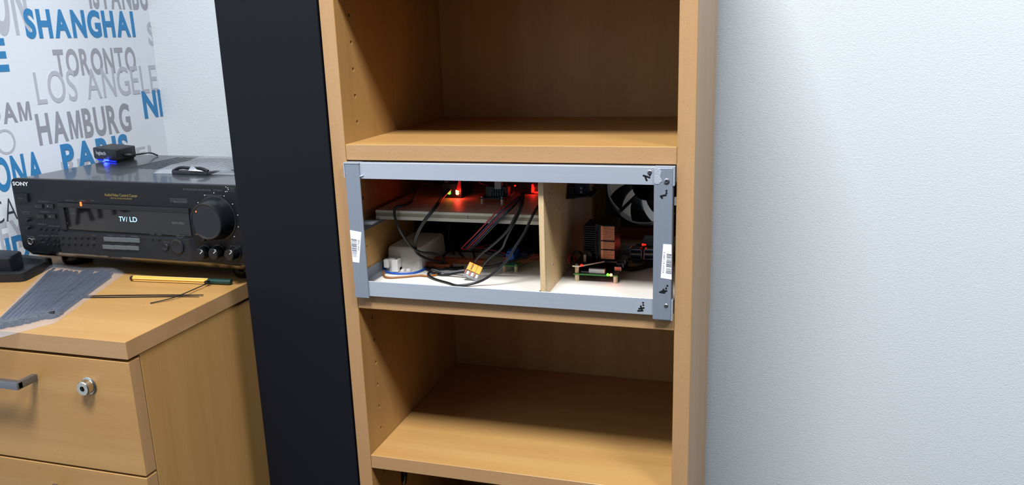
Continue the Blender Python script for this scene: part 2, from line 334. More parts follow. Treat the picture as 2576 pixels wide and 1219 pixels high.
word('ONA', -8, 112, (482, 455), 402, txt_blue, 'blue foam letters ending in ONA above the receiver corner', .036, pre='BARCEL')
word('CA', -16, 46, (560, 556), 500, txt_dk, 'charcoal thin foam letters CA beside the receiver', -.012)
word('EY', 4, 70, (625, 618), 556, txt_lg, 'pale grey foam letters EY under the charcoal letters', .03, .3, pre='SYDN')
word('RID', -22, 80, (668, 660), 600, txt_blue, 'lowest blue foam letters RID above the black dock', .035, pre='MAD')
word('S', 375, 394, (112, 112), 58, txt_lg, 'single pale grey foam letter S by the corner', .03, .3)
word('EL', 345, 398, (398, 395), 368, txt_lg, 'faint pale grey foam letters EL behind the adapter cable', .03, .3, pre='BRUSS')
# a further name nearer the room's entrance, seen only as a mirror image in the receiver's display
r = thing('wall_lettering', 'charcoal foam letters seen mirrored in the receiver display', 'lettering', (LW, -200, -170), 'city names on the side wall')
for i, ch in enumerate('SHANGHAI'):
    me = slab(ch, .03); k = 62 / CAPH; xs = [p.co.x for p in me.vertices]; a = min(xs); wd = max(xs) - a
    for p in me.vertices: p.co = (Vector((LW + (.35 if p.co.z > 0 else -.3), -430 + i * 50 + (p.co.x - a) / wd * (42 if ch != 'I' else 14), -172 + p.co.y * k)) - BASE[r]) * .001
    finish('letter', me, txt_dk, r, 0)

# ------------------------------------------------------------------ aluminium front frame
FY0 = -6.0
af = thing('aluminium_frame', 'rectangular aluminium angle frame with barcode stickers set in bookcase opening', 'frame', (W / 2, FY0, Z2))
def angle(name, x0, x1, z0, z1, flange, material, y=FY0):
    mb = bx(x0, x1, y, y + 1.6, z0, z1)
    if flange == 'top': mb.box(x0, x1, y + 1.6, y + 20, z1 - 1.6, z1)
    if flange == 'bottom': mb.box(x0, x1, y + 1.6, y + 20, z0, z0 + 1.6)
    if flange == 'left': mb.box(x0, x0 + 1.6, y + 1.6, y + 20, z0, z1)
    if flange == 'right': mb.box(x1 - 1.6, x1, y + 1.6, y + 20, z0, z1)
    return obj(name, mb, material, af, 0, .35, 1)
FL, FR, FT, FB = 0.6, 394.4, -21.0, -189.2
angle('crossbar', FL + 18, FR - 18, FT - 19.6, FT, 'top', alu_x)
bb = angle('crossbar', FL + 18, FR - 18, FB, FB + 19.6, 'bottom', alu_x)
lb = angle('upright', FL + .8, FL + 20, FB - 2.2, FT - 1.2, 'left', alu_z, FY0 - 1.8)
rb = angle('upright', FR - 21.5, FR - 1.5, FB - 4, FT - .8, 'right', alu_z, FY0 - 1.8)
# end lips that wrap the corners
obj('corner_lip', MB().box(FL - .4, FL + 20.4, FY0 - 2.4, FY0 + 16, FT - 1.1, FT + .2).box(FL - .4, FL + .7, FY0 - 2.4, FY0 + 16, FT - 18, FT - 1.1), alu_x, af, 0)
obj('corner_lip', MB().box(FR - 21, FR + .4, FY0 - 1.0, FY0 + 16, FT - .7, FT + .5).box(FR - 1.3, FR + .4, FY0 - 1.2, FY0 + 16, FT - 20, FT - .8), alu_x, af, 0)
obj('corner_lip', bx(FR - 19, FR + .4, FY0 - .2, FY0 + 14, FB - 5.2, FB - 4.1).box(FR - 1.3, FR + .4, FY0 - .2, FY0 + 14, FB - 4.1, FB + 18), alu_x, af, 0)
obj('solder_smear', MB().lathe((FL + 19, FY0 - .6, FT - 17), (1, 0, .3), [(0, .3), (1.5, 1.2), (4, 1.1), (6, .3)], 8), alu_x, af, 60)
def yf(px, py, y): return at(px, py, Y=y)
yR = FY0 - 1.85
obj('solder_smear', MB().prism([yf(a, b, yR + .1) for a, b in ((1645.5, 423), (1652, 421), (1660, 424), (1664, 432), (1661, 444), (1666, 455), (1658, 462), (1650, 463), (1645.8, 460))], (0, -.5, 0)), mat('solder_grey', (168, 172, 182), .5, metal=.3, bump=1.0, bscale=900), af, 0, .25)
for (px, py, y, rr) in ((1634, 433, FY0, 2.6), (1677, 456, yR, 3.2), (1675.5, 768, yR, 2.2)):
    p = yf(px, py, y); obj('rivet', MB().lathe(p + Vector((0, .4, 0)), (0, -1, 0), [(0, rr), (.9, rr), (1.5, rr * .7), (1.5, rr * .45), (.6, rr * .4), (.6, .01)], 18), steel, af, 40)
def stroke(pts, y, r=.95):
    return [tuple(yf(a, b, y)) for a, b in pts]
def mark(name, strokes, dots, y, label):
    mb = MB()
    for s in strokes:
        mb.tube(stroke(s, y), (.25, 1.1), 8, 4, flat=(0, 1, 0))
        for e in (s[0], s[-1]): mb.lathe(yf(e[0], e[1], y) + Vector((0, .05, 0)), (0, -1, 0), [(0, 1.1), (.2, 1.05), (.26, .01)], 12)
    for d in dots: mb.lathe(yf(d[0], d[1], y) + Vector((0, .05, 0)), (0, -1, 0), [(0, 1.15), (.25, 1.05), (.3, .01)], 12)
    o = obj(name, mb, ink, af, 60); o['label'] = label
def c4(x, y): return 1590 + x * 130 / 1321, 400 + y * 120 / 1219
def c6(x, y): return 1600 + x * 120 / 636, 590 + y * 230 / 1219
mark('marker_digit', [[c4(295, 420), c4(360, 440), c4(445, 468)], [c4(340, 445), c4(355, 500), c4(375, 540)]], [c4(457, 411)], FY0, 'handwritten black digit one with a dot')
mark('marker_digit', [[c4(735, 945), c4(800, 930), c4(862, 920)], [c4(738, 945), c4(750, 970), c4(768, 990)]], [c4(880, 806), c4(880, 866)], yR, 'handwritten black digit one with two dots')
mark('marker_digit', [[c6(320, 764), c6(378, 772)], [c6(366, 732), c6(380, 770)], [c6(345, 752), c6(404, 749)]], [c6(401, 714), c6(418, 680)], yR, 'handwritten black digit four with two dots')
mark('marker_digit', [[c6(28, 1014), c6(86, 1011)], [c6(64, 953), c6(83, 1012)], [c6(42, 985), c6(102, 975)]], [c6(97, 937), c6(95, 906)], FY0, 'handwritten black digit four on the lower bar')
def sticker(quad, y, bars, tpos, text, tw, label):
    P = [yf(a, b, y) for a, b in quad]; o = obj('barcode_sticker', MB().prism(P, (0, -.25, 0)), paper, af, 0); o['label'] = label
    mb = MB(); u0, u1, v0, v1 = bars; yy = y - .3
    def q(u, v): return P[0].lerp(P[1], u).lerp(P[3].lerp(P[2], u), v) + Vector((0, -.3, 0))
    v = v0
    while v < v1:
        wv = random.choice((.008, .008, .014, .022)); mb.poly([q(u0, v), q(u1, v), q(u1, min(v + wv, v1)), q(u0, min(v + wv, v1))]); v += wv + random.choice((.009, .013, .018))
    obj('barcode', mb, print_k, o, 0)
    a, b = q(tpos[0], tpos[1]), q(tpos[0], tpos[2]); d = b - a
    lettering('lettering', text, a, d, Vector((0, 1, 0)).cross(d) * -1 if tw < 0 else d.cross(Vector((0, -1, 0))) * -1, abs(tw), d.length, print_k, o, .0, lift=.05)
sticker([(880.5, 578.3), (909, 583.8), (904, 660.5), (887.5, 658)], yR, (.04, .62, .26, .84), (.72, .26, .60), '18.5x1.5mm', 2.6, 'white barcode sticker with size print')
sticker([(1668.5, 613.5), (1689.5, 615), (1689.5, 702.5), (1662, 698.5)], yR, (.46, .99, .27, .86), (.12, .22, .84), '4 000114 22554', 1.7, 'white barcode sticker with digit row')

# ------------------------------------------------------------------ boards inside the middle compartment
ZF = -179.5
tag(obj('base_board', bx(3, W - 3, 16, 300, Z2, ZF), white_lam, None, 0, .4, 1), 'white board lying on the shelf under the electronics', 'board')
tag(obj('side_angle', MB().box(1, 2.6, 17, 298, ZF + .2, ZF + 15).box(2.6, 12, 17, 298, ZF + .2, ZF + 1.8), alu_y, None, 0), 'aluminium angle strip along bookcase side at white board level', 'metal strip')
tag(obj('side_angle', MB().box(1, 2.6, 17, 298, -114, -101.2).box(2.6, 20, 17, 298, -102.8, -101.2), alu_y, None, 0), 'aluminium angle strip carrying the raised white board', 'metal strip')
DV0, DV1 = 239.2, 245.4
dv = thing('divider_board', 'upright plywood divider between the two bays', 'board', (242, 150, ZF))
pl = obj('plywood_panel', bx(DV0, DV1, 6, 300, ZF, -24), ply, dv, 0)
pl.data.materials.append(ply_edge)
for p in pl.data.polygons:
    if abs(p.normal[1]) > .8: p.material_index = 1
for px, py in ((1380, 486), (1406, 526), (1391, 664), (1395, 710)):
    p = at(px, py, X=DV1); obj('screw', MB().lathe(p + Vector((-.1, 0, 0)), (1, 0, 0), [(0, 1.5), (.5, 1.4), (.8, .7), (.8, .01)], 10), steel, dv, 40)
obj('foot_clip', MB().prism([(DV0 - 8, 8, ZF), (DV0 - .1, 8, ZF), (DV0 - .1, 8, ZF + 8)], (0, 2, 0)), blackp, dv, 0)
ub = thing('raised_board', 'raised white board with raw edge carrying small circuit boards', 'board', (125, 170, -101))
obj('board_panel', bx(13.5, DV0 - .4, 42, 300, -100.9, -89.2), mat('white_laminate_shade_tint', (186, 164, 146), .55), ub, 0)  # white board whose shade and red lamp spill are put into the colour
for z0, z1, mm_ in ((-101, -96.6, white_edge), (-96.4, -92.6, mat('tan_board_core', (168, 156, 130), .8, bump=.4, bscale=600)), (-92.4, -89.1, white_edge)): obj('board_edge', bx(13.4, DV0 - .4, 41.2 if z1 != -92.6 else 41.5, 42, z0, z1), mm_, ub, 0)
p = at(1174, 546, Y=41); obj('mounting_plug', bx(p.x - 1.2, p.x + 1.2, 40.6, 41.1, p.z - 1.5, p.z + 1.5), steel, ub, 0)
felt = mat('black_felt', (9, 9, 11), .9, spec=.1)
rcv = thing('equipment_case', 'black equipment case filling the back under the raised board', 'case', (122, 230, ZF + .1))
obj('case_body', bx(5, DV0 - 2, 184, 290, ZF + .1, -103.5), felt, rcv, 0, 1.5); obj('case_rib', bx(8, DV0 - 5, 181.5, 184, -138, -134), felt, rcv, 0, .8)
tag(obj('dark_backing', bx(4, DV0 - 2, 302, 309, -88, -28), felt, None, 0), 'black sheet added to keep the back dark behind raised board lamps', 'backing')  # added sheet that holds the back dark above the raised board

# ------------------------------------------------------------------ cooling fan
fan = thing('cooling_fan', 'black computer cooling fan at the back of the divided bay', 'fan', (FX, 310, FZ - 60))
fy0, fy1 = 300.0, 325.0
n = 48; outer = []; inner = []
for j in range(n):
    a = 2 * math.pi * j / n; c, s = math.cos(a), math.sin(a); k = 60 / max(abs(c), abs(s), .001); k = min(k, 76)
    outer.append((c * k, s * k)); inner.append((c * 57.5, s * 57.5))
def ring3(P, y): return [(FX + a, y, FZ + b) for a, b in P]
fr = MB(); fr.rings([ring3(inner, fy0), ring3(outer, fy0), ring3(outer, fy0 + 4), ring3([(a * 1.03, b * 1.03) for a, b in inner], fy0 + 4), ring3([(a * 1.03, b * 1.03) for a, b in inner], fy1 - 4), ring3(outer, fy1 - 4), ring3(outer, fy1), ring3(inner, fy1), ring3(inner, fy0)], True, False, False)
obj('fan_frame', fr, blackp, fan, 35)
obj('hub', MB().lathe((FX, fy0 + 3, FZ), (0, 1, 0), [(0, .01), (0, 19), (2, 21), (20, 21), (20, .01)], 32), blackg, fan, 40)
for k in range(7):
    a0 = 2 * math.pi * k / 7 + .2; G = []
    for i in range(7):
        rr = 20 + i * 6; row = []
        for j in range(6):
            t = j / 5; aa = a0 + t * .5 + (i * .09); row.append(Vector((FX + rr * math.cos(aa), fy0 + 4 + t * 14, FZ + rr * math.sin(aa))))
        G.append(row)
    mb = MB(); loop = []
    for row in G: loop.append([p for p in row] + [p + Vector((0, 1.4, 0)) for p in reversed(row)])
    mb.rings(loop); obj('blade', mb, blackp, fan, 50)
for k in range(4):
    a = math.pi / 4 + k * math.pi / 2; c, s = math.cos(a), math.sin(a)
    obj('strut', MB().prism([(FX + 18 * c - 2.5 * s, fy1 - 3, FZ + 18 * s + 2.5 * c), (FX + 18 * c + 2.5 * s, fy1 - 3, FZ + 18 * s - 2.5 * c), (FX + 58 * c + 2.5 * s, fy1 - 3, FZ + 58 * s - 2.5 * c), (FX + 58 * c - 2.5 * s, fy1 - 3, FZ + 58 * s + 2.5 * c)], (0, 3, 0)), blackp, fan, 0)
tag(obj('fan_rail', bx(DV1 + 1, W - 2, 301, 322, Z2, ZF + 18), mat('red_brown_board', (120, 70, 52), .6), None, 0, .6), 'reddish brown wooden rail lying under the cooling fan', 'rail')

# ------------------------------------------------------------------ cables
def cable(name, label, cat, pts, r, material, group=None, n=8, **k):
    P = [at(a, b, **({'X': c[0]} if isinstance(c, tuple) else {'Y': c} if not isinstance(c, str) else {'Z': float(c)})) for a, b, c in pts]
    P = [p if not (p.z < ZF + r and p.z > ZF - 60 and p.y > 8) else at(a, b, Z=ZF + r) for p, (a, b, c) in zip(P, pts)]
    return tag(obj(name, MB().tube(P, r, n, 6, **k), material, None, 60), label, cat, group)
def c5(*a):      # pixel of the enlarged left bay
    return [(850 + x * .3282, 380 + y * .3282, d) for x, y, d in a]
G1 = 'black cables in the left bay'
A = ((760, 235, 150), (690, 240, 120), (635, 255, 100), (600, 310, 80), (572, 370, 60), (520, 405, 48), (450, 425, 38), (430, 455, 34), (440, 525, 36), (470, 600, 42), (520, 680, 55), (580, 745, 68), (640, 772, 78), (720, 780, 88), (780, 800, 95), (825, 855, 100), (890, 892, 105))
cable('power_cable', 'thin black twin cable bending over the raised board edge', 'cable', c5(*A), 1.35, cab_blk, G1)
cable('power_cable', 'second strand of the black twin cable at the raised board edge', 'cable', c5(*[(x + 7, y + 5, d + 1.5) for x, y, d in A]), 1.3, cab_blk, G1)
A = ((850, 290, 110), (800, 345, 80), (740, 430, 34), (650, 545, 36), (600, 640, 50), (585, 720, 68), (605, 780, 78), (680, 822, 90), (780, 850, 98), (850, 885, 104))
cable('power_cable', 'black cable hanging straight from board with green lamp', 'cable', c5(*A), 1.5, cab_blk, G1)
cable('power_cable', 'black cable running close beside the one from the green lamp board', 'cable', c5(*[(x + 11, y + 4, d + 2) for x, y, d in A]), 1.4, cab_blk, G1)
A = ((1410, 320, 66), (1400, 400, 36), (1350, 520, 33), (1305, 600, 36))
cable('power_cable', 'thick black cable dropping towards the orange connector', 'cable', c5(*A, (1240, 670, 42), (1165, 735, 50), (1095, 790, 56), (1045, 850, 60)), 1.7, cab_blk, G1)
cable('power_cable', 'black cable curving behind the orange connector', 'cable', c5(*[(x + 14, y + 6, d + 2) for x, y, d in A], (1285, 680, 44), (1255, 745, 52), (1170, 810, 58), (1105, 880, 62)), 1.6, cab_blk, G1)
cable('power_cable', 'long black cable looping in front on the white board', 'cable', c5((1550, 400, 60), (1500, 480, 36), (1465, 550, 34), (1420, 640, 34), (1360, 730, 34), (1290, 840, 34), (1200, 930, 32), (1080, 1000, 30), (930, 1030, 30), (840, 1008, 36), (750, 982, 44), (700, 955, 52), (695, 935, 62), (730, 925, 70), (790, 935, 74)), 1.7, cab_blk, G1)
cable('power_cable', 'black cable leaving the orange connector on its lower side', 'cable', c5((985, 925, 58), (930, 930, 60), (850, 945, 64), (770, 945, 70), (700, 915, 80), (660, 890, 95)), 1.5, cab_blk, G1)
cable('power_cable', 'grey sheathed cable lying just behind the orange connector', 'cable', c5((970, 912, 66), (900, 925, 70), (820, 930, 76), (740, 910, 86), (700, 890, 98)), 1.3, cab_gry, G1)
cable('power_cable', 'black cable running from orange connector towards the blue terminal', 'cable', c5((1100, 885, 66), (1180, 878, 74), (1300, 850, 90), (1420, 815, 108), (1500, 780, 120)), 1.6, cab_blk, G1)
cable('power_cable', 'dark cable tucked under the one reaching the blue terminal', 'cable', c5((1105, 897, 68), (1200, 888, 76), (1330, 845, 96), (1460, 815, 116)), 1.4, mat('cable_dark_green', (26, 36, 34), .4), G1)
for j, (A, lab) in enumerate(((((860, 560, 176), (850, 650, 176), (870, 720, 170), (890, 790, 160)), 'dark cable falling at the back beside the grey box'), (((880, 690, 174), (920, 760, 165), (970, 820, 150)), 'short dark cable end pointing at the orange strips'),
        (((800, 810, 150), (850, 770, 165), (930, 760, 172), (960, 740, 176)), 'dark cable lying across the back of the white board'), (((660, 880, 110), (720, 900, 104), (800, 905, 104), (900, 890, 112), (960, 895, 118)), 'black cable lying along the orange strips'),
        (((1030, 760, 172), (1045, 800, 160), (1040, 840, 150)), 'short upright dark cable behind the orange connector'), (((690, 905, 96), (780, 880, 110), (870, 905, 106), (960, 885, 112)), 'upper black cable lying along the orange strips'))):
    cable('power_cable', lab, 'cable', c5(*A), 1.5, cab_blk, G1)
G2 = 'thin ribbon wires'
core = [(1400, 335, 62), (1330, 380, 50), (1240, 445, 36), (1150, 535, 40), (1050, 640, 60), (965, 725, 90)]
for k, (mm_, nm, ox, oy, end) in enumerate(((cab_red, 'outermost red', 0, 0, ((952, 748, 100), (1000, 752, 110), (1100, 730, 140), (1200, 705, 170))), (cab_dbl, 'dark blue', 22, 8, ((975, 745, 105), (1010, 742, 115), (1130, 750, 140), (1280, 795, 130))),
        (cab_red, 'inner red', 34, 14, ((985, 745, 106), (1030, 738, 118), (1150, 750, 140), (1285, 785, 132))), (mat('wire_slate', (52, 66, 84), .45), 'slate grey', 46, 22, ((995, 748, 108), (1050, 745, 120), (1150, 775, 132), (1285, 805, 128))), (cab_blk, 'black', 56, 30, ((1005, 752, 108), (1060, 760, 120), (1160, 790, 130), (1290, 815, 128))))):
    cable('ribbon_wire', nm + ' wire of the thin ribbon falling over the raised board', 'wire', c5(*[(x + ox * min(1, i / 2 + .2), y + oy * min(1, i / 2 + .2), d) for i, (x, y, d) in enumerate(core)], *end), .85, mm_, G2, 6)
cable('ribbon_wire', 'bright red wire arching out of the board with the red lamp', 'wire', c5((1420, 303, 70), (1395, 308, 66), (1370, 325, 62), (1300, 372, 52)), .9, cab_red, G2, 6)
cable('mains_wire', 'stiff blue wire leaving the white terminal block', 'wire', c5((430, 868, 92), (385, 880, 82), (358, 900, 76), (375, 925, 72), (450, 937, 70), (560, 934, 74), (620, 922, 82), (670, 900, 94)), 1.5, cab_blu, None, 10)
cable('mains_wire', 'stiff brown wire bowed in front of the white terminal block', 'wire', c5((362, 905, 84), (350, 930, 74), (358, 960, 66), (400, 969, 62), (520, 962, 66), (620, 953, 70), (700, 957, 72), (760, 945, 78)), 1.4, cab_brn, None, 10)

# ------------------------------------------------------------------ grey power box, terminals, connector
jb = thing('power_supply_box', 'light grey plastic power supply box behind the tangled black cables', 'power supply', (33, 150, ZF))
def ringbox(x0, x1, y0, y1, z, ch=3): return [(x0 + ch, y0, z), (x1 - ch, y0, z), (x1, y0 + ch, z), (x1, y1 - ch, z), (x1 - ch, y1, z), (x0 + ch, y1, z), (x0, y1 - ch, z), (x0, y0 + ch, z)]
bxx = (4.5, 54.5, 81.0, 172.0)
obj('housing', MB().rings([ringbox(*bxx, ZF), ringbox(bxx[0] + 1, bxx[1] - 1, bxx[2] + 2, bxx[3] - 2, ZF + 28), ringbox(bxx[0] + 2.5, bxx[1] - 2.5, bxx[2] + 4, bxx[3] - 4, ZF + 31)]), grey_pl, jb, 40)
tb = obj('terminal_block', MB().box(6.5, 13, 67, 80.5, ZF + 6, ZF + 17).box(13, 18, 73, 80.5, ZF + 6, ZF + 17).box(18, 26.5, 67, 80.5, ZF + 1, ZF + 17).box(6.5, 26.5, 73, 80.5, ZF, ZF + 6), white_pl, jb, 0, .5)
for x in (9.8, 22): obj('terminal_screw', MB().lathe((x, 74, ZF + 16.9), (0, 0, 1), [(0, 2), (1, 1.9), (1.2, .01)], 12), steel, tb, 40)
obj('cable_clip', MB().box(28, 33, 72, 79, ZF, ZF + 3).box(35, 41, 74, 79, ZF, ZF + 3.5), white_pl, jb, 0, .6)
for k, (px, py, ln) in enumerate(((1062, 664, 40), (1085, 651, 78))):
    p = at(px, py, Z=ZF + 5); t = thing('terminal_strip', ('orange brown terminal strip lying in front among black cables', 'longer orange brown terminal strip lying behind the front one')[k], 'terminal strip', (p.x + ln / 2, p.y, ZF), 'orange terminal strips')
    obj('strip_body', bx(p.x, p.x + ln, p.y, p.y + 12, ZF, ZF + 6), orange_br, t, 0, .5)
    for i in range(int(ln // 6)): obj('screw_well', MB().lathe((p.x + 4 + i * 6, p.y + 6, ZF + 5.9), (0, 0, 1), [(0, 2.2), (1.2, 2.2), (1.2, 1.4), (.2, 1.4), (.2, .01)], 8), orange_br, t, 40)
# lever connector, tilted
wc = thing('lever_connector', 'clear three-way wire connector with orange levers on white board', 'connector', at(1190, 703, Z=ZF + 1))
wp = at(1190, 684, Y=56); RX_ = Matrix.Translation(wp) @ Euler((math.radians(58), math.radians(24), math.radians(8)), 'XYZ').to_matrix().to_4x4()
obj('clear_housing', MB().box(-9.5, 9.5, -9.5, 9.5, -4, 2.4, RX_), clear_pl, wc, 0, .8)
for i in (-1, 0, 1):
    lv = obj('lever', MB().box(i * 6.1 - 2.9, i * 6.1 + 2.9, -.5, 9.8, 2.5, 4.6, RX_), orange_pl, wc, 0, .5)
    obj('lever_tongue', MB().box(i * 6.1 - 1.4 - 2, i * 6.1 - .2 - 2, -6.5, -.5, 1.5, 4.0, RX_), orange_br, lv, 0)
    obj('contact', MB().box(i * 6.1 - 1.0, i * 6.1 + 1.8, -6.2, -1.5, -1.5, 2.7, RX_), steel, wc, 0)
lettering('lettering', 'WAGO', RX_ @ Vector((-2.4, 1.2, 4.7)), RX_.to_3x3() @ Vector((0, 1, 0)), RX_.to_3x3() @ Vector((-1, 0, 0)), 2.3, 7.5, print_k, wc, .02, lift=.1)
# small relay board with blue terminal
def pcb(name, label, x0, x1, y0, y1, z, material, stand=7, group=None, cat='circuit board'):
    t = thing(name, label, cat, ((x0 + x1) / 2, (y0 + y1) / 2, z - stand), group)
    obj('board', bx(x0, x1, y0, y1, z, z + 1.6), material, t, 0)
    for a in (x0 + 3, x1 - 3):
        for b in (y0 + 3, y1 - 3):
            s = obj('standoff', MB().lathe((a, b, z - stand), (0, 0, 1), [(0, 2.3), (stand, 2.3)], 6), brass, t, 0)
            obj('screw', MB().lathe((a, b, z + 1.6), (0, 0, 1), [(0, 2.2), (1.2, 1.9), (1.5, .01)], 10), steel, s, 40)
    return t
p = at(1266, 668, Z=ZF + 8); q = at(1299, 668, Z=ZF + 8)
t = pcb('relay_board', 'small green circuit board with blue terminal on metal standoffs', p.x - 2, q.x + 3, p.y - 2, p.y + 62, ZF + 8, pcb_g, 8)
a = at(1274, 655, Y=p.y + 14)
obj('blue_terminal', MB().box(a.x, a.x + 11, p.y + 12, p.y + 40, ZF + 9.6, ZF + 21).box(a.x + 1, a.x + 10, p.y + 14, p.y + 38, ZF + 21, ZF + 24), blue_pl, t, 0, .6)
obj('relay', bx(a.x + 14, a.x + 24, p.y + 30, p.y + 55, ZF + 9.6, ZF + 18), dkblue, t, 0, .4)
obj('wire_entry', bx(a.x - 5, a.x, p.y + 14, p.y + 36, ZF + 9.6, ZF + 16), mat('red_brown_plastic', (110, 40, 30), .5), t, 0, .4)
for k in range(5):
    cable('loose_wire', ('lowest', 'second lowest', 'middle', 'second highest', 'highest')[k] + ' orange brown wire fanning out by the plywood divider', 'wire', c5((1370, 872 - k * 11, 110), (1440, 850 - k * 12, 116), (1500, 838 - k * 11, 124), (1545, 830 - k * 10, 132)), .6, (orange_br, cab_brn, orange_br, cab_red, orange_br)[k], 'orange brown wires by the divider', 6)

# ------------------------------------------------------------------ electronics on the raised board
ZU = -89.2
p = at(1112, 497, Z=ZU); q = at(1164, 497, Z=ZU)
hb = thing('usb_hub', 'black hub with one green and one red lamp on raised board', 'hub', ((p.x + q.x) / 2, p.y + 12, ZU))
obj('housing', MB().box(p.x, q.x, p.y, p.y + 46, ZU, ZU + 20), blackp, hb, 0, 1)
yl = p.y - .2
for (px, py, mm_, nm) in ((1130, 483, led_g, 'green lamp'), (1150.5, 484, led_hot, 'glowing red lamp')):
    a = at(px, py, Y=yl); o = obj('lamp', MB().lathe(a + Vector((0, .8, -1)), (0, -1, 0), [(0, 2.3), (1.2, 2.3), (1.8, 1.6), (1.9, .01)], 14).lathe(a + Vector((0, .8, 2)), (0, -1, 0), [(0, 2.3), (1.2, 2.3), (1.8, 1.6), (1.9, .01)], 14), mm_, hb, 50); o['label'] = nm
a = at(1155, 470, Y=yl); obj('light_guide', MB().prism([(a.x - 4, yl - .2, a.z - 4), (a.x + 3, yl - .2, a.z - 6), (a.x + 3, yl - .2, a.z + 8), (a.x, yl - .2, a.z + 9)], (0, -1, 0)), mat('red_light_guide', (120, 12, 8), .3, emit=(200, 20, 10), estr=.12), hb, 0)
def glow(name, px, py, Y, col, power, r=.0035):
    l = D.lights.new(name, 'POINT'); l.color = col; l.energy = power; l.shadow_soft_size = r; o = D.objects.new(name, l); COL.objects.link(o); o.location = m(*at(px, py, Y=Y)); return o
glow('red_lamp_glow', 1150.5, 486, yl - 6, (1, .07, .035), .006)
for dx, r in ((0, 2.2), (8, 2.0), (16, 1.6)):
    obj('cable_plug', MB().lathe((p.x - 2 + dx, p.y + 6, ZU + 20.1), (0, 0, 1), [(0, 4), (8, 4), (8, 2.5), (14, 2)], 12), (cab_blk, cab_gry, cab_blk)[int(dx / 8)], hb, 40)
p = at(1206, 500, Z=ZU + 7); q = at(1270, 500, Z=ZU + 7)
t = pcb('controller_board', 'black controller board on standoffs in the middle of raised board', p.x, q.x, p.y, p.y + 50, ZU + 7, pcb_k, 7)
for i in range(6): obj('pin_header', MB().box(p.x + 14 + i * 3.2, p.x + 16 + i * 3.2, p.y + 2, p.y + 6, ZU + 8.6, ZU + 15).box(p.x + 14.6 + i * 3.2, p.x + 15.4 + i * 3.2, p.y + 3.5, p.y + 4.3, ZU + 15, ZU + 19), blackg, t, 0)
obj('socket_block', bx(p.x + 6, p.x + 36, p.y + 8, p.y + 20, ZU + 8.6, ZU + 22), blackp, t, 0, .6)
obj('white_connector', bx(q.x - 14, q.x - 5, p.y + 6, p.y + 16, ZU + 19, ZU + 38), mat('dim_white_plastic', (176, 172, 168), .5), t, 0, .6)
obj('chip', bx(q.x - 16, q.x - 3, p.y + 5, p.y + 18, ZU + 8.6, ZU + 19), blackp, t, 0, .4)
cable('jumper_wire', 'thin red wire rising beside the white connector', 'wire', ((1271, 487, p.y + 2), (1274, 475, p.y + 4), (1275, 465, p.y + 8), (1272, 455, p.y + 12)), .6, cab_red, 'jumper wires on raised board', 6)
cable('jumper_wire', 'thin red wire arching above the controller board', 'wire', ((1206, 458, p.y + 14), (1215, 463, p.y + 8), (1225, 466, p.y + 8), (1234, 475, p.y + 10)), .6, cab_red, 'jumper wires on raised board', 6)
p = at(1302, 490, Z=ZU); q = at(1355, 490, Z=ZU)
sw = thing('network_switch', 'black box with a red lamp at the divider end of raised board', 'switch box', ((p.x + q.x) / 2, p.y + 20, ZU))
x1 = min(q.x, DV0 - 2)
obj('housing', MB().box(p.x + 6, x1, p.y + 8, p.y + 50, ZU, ZU + 26).box(p.x, p.x + 8, p.y + 10, p.y + 40, ZU, ZU + 18), blackp, sw, 0, .8)
yl2 = p.y + 7.6; a = at(1341, 475, Y=yl2)
o = obj('lamp', MB().prism([(a.x - 2, yl2, a.z - 5), (a.x + 1.4, yl2, a.z - 5), (a.x + 2, yl2, a.z + 1), (a.x, yl2, a.z + 7), (a.x - 1.6, yl2, a.z + 6)], (0, -1.4, 0)), led_r, sw, 0); o['label'] = 'glowing red lamp'
obj('lamp', bx(a.x + 2, a.x + 7, yl2 - 1, yl2, a.z - 6, a.z - 3.5), mat('led_red_dim', (200, 30, 20), .4, emit=(200, 20, 10), estr=1.2), sw, 0)
a2 = at(1295, 467, Y=yl2); obj('lamp', MB().lathe((a2.x, yl2 + 3, a2.z), (0, -1, 0), [(0, 1), (4, 1), (4.4, .01)], 10), MATS['led_red_dim'], sw, 40)
glow('red_lamp_glow', 1341, 478, yl2 - 7, (1, .06, .03), .0009)

# ------------------------------------------------------------------ divided bay: single-board computers
sb = thing('relay_module', 'small module with dark blue relay fixed high on the divider', 'module', at(1440, 495, X=DV1))
a = at(1428, 490, X=DV1 + .2); yr0, yr1, zr = a.y - 8, a.y + 30, a.z
obj('board', bx(DV1 + .2, DV1 + 34, yr0, yr1, zr - 1, zr + .6), pcb_b, sb, 0)
obj('relay', MB().box(DV1 + 10, DV1 + 27, yr0 + 6, yr0 + 20, zr + .6, zr + 16), dkblue, sb, 0, .6)
obj('terminal', MB().box(DV1 + 1, DV1 + 9, yr0 + 4, yr1 - 6, zr + .6, zr + 12), blackp, sb, 0, .6)
obj('contact', MB().box(DV1 + 17, DV1 + 20, yr0 + 5.6, yr0 + 6, zr + 3, zr + 6).box(DV1 + 17, DV1 + 20, yr0 + 5.6, yr0 + 6, zr + 8, zr + 11), steel, sb, 0)
obj('loop_lead', MB().tube([(DV1 + 1, yr0 - 2, zr - 2), (DV1 + 12, yr0 - 4, zr - 1), (DV1 + 26, yr0 - 2, zr + 1), (DV1 + 34, yr0 + 8, zr + 5), (DV1 + 32, yr0 + 16, zr + 9)], 1.2, 8), cab_blk, sb, 60)
obj('pin', MB().lathe((DV1 + 11, yr0 - 1, zr - 5), (0, 0, 1), [(0, .1), (.6, 1), (1.6, 1), (2.2, .1)], 10), chrome, sb, 40)
PX0, PX1 = 264.0, 319.5; PY0 = 73.0; PZ = ZF + 9
pi = thing('single_board_computer', 'small computer board stack with copper finned cooler tower in divided bay', 'computer board', ((PX0 + PX1) / 2, PY0 + 40, ZF))
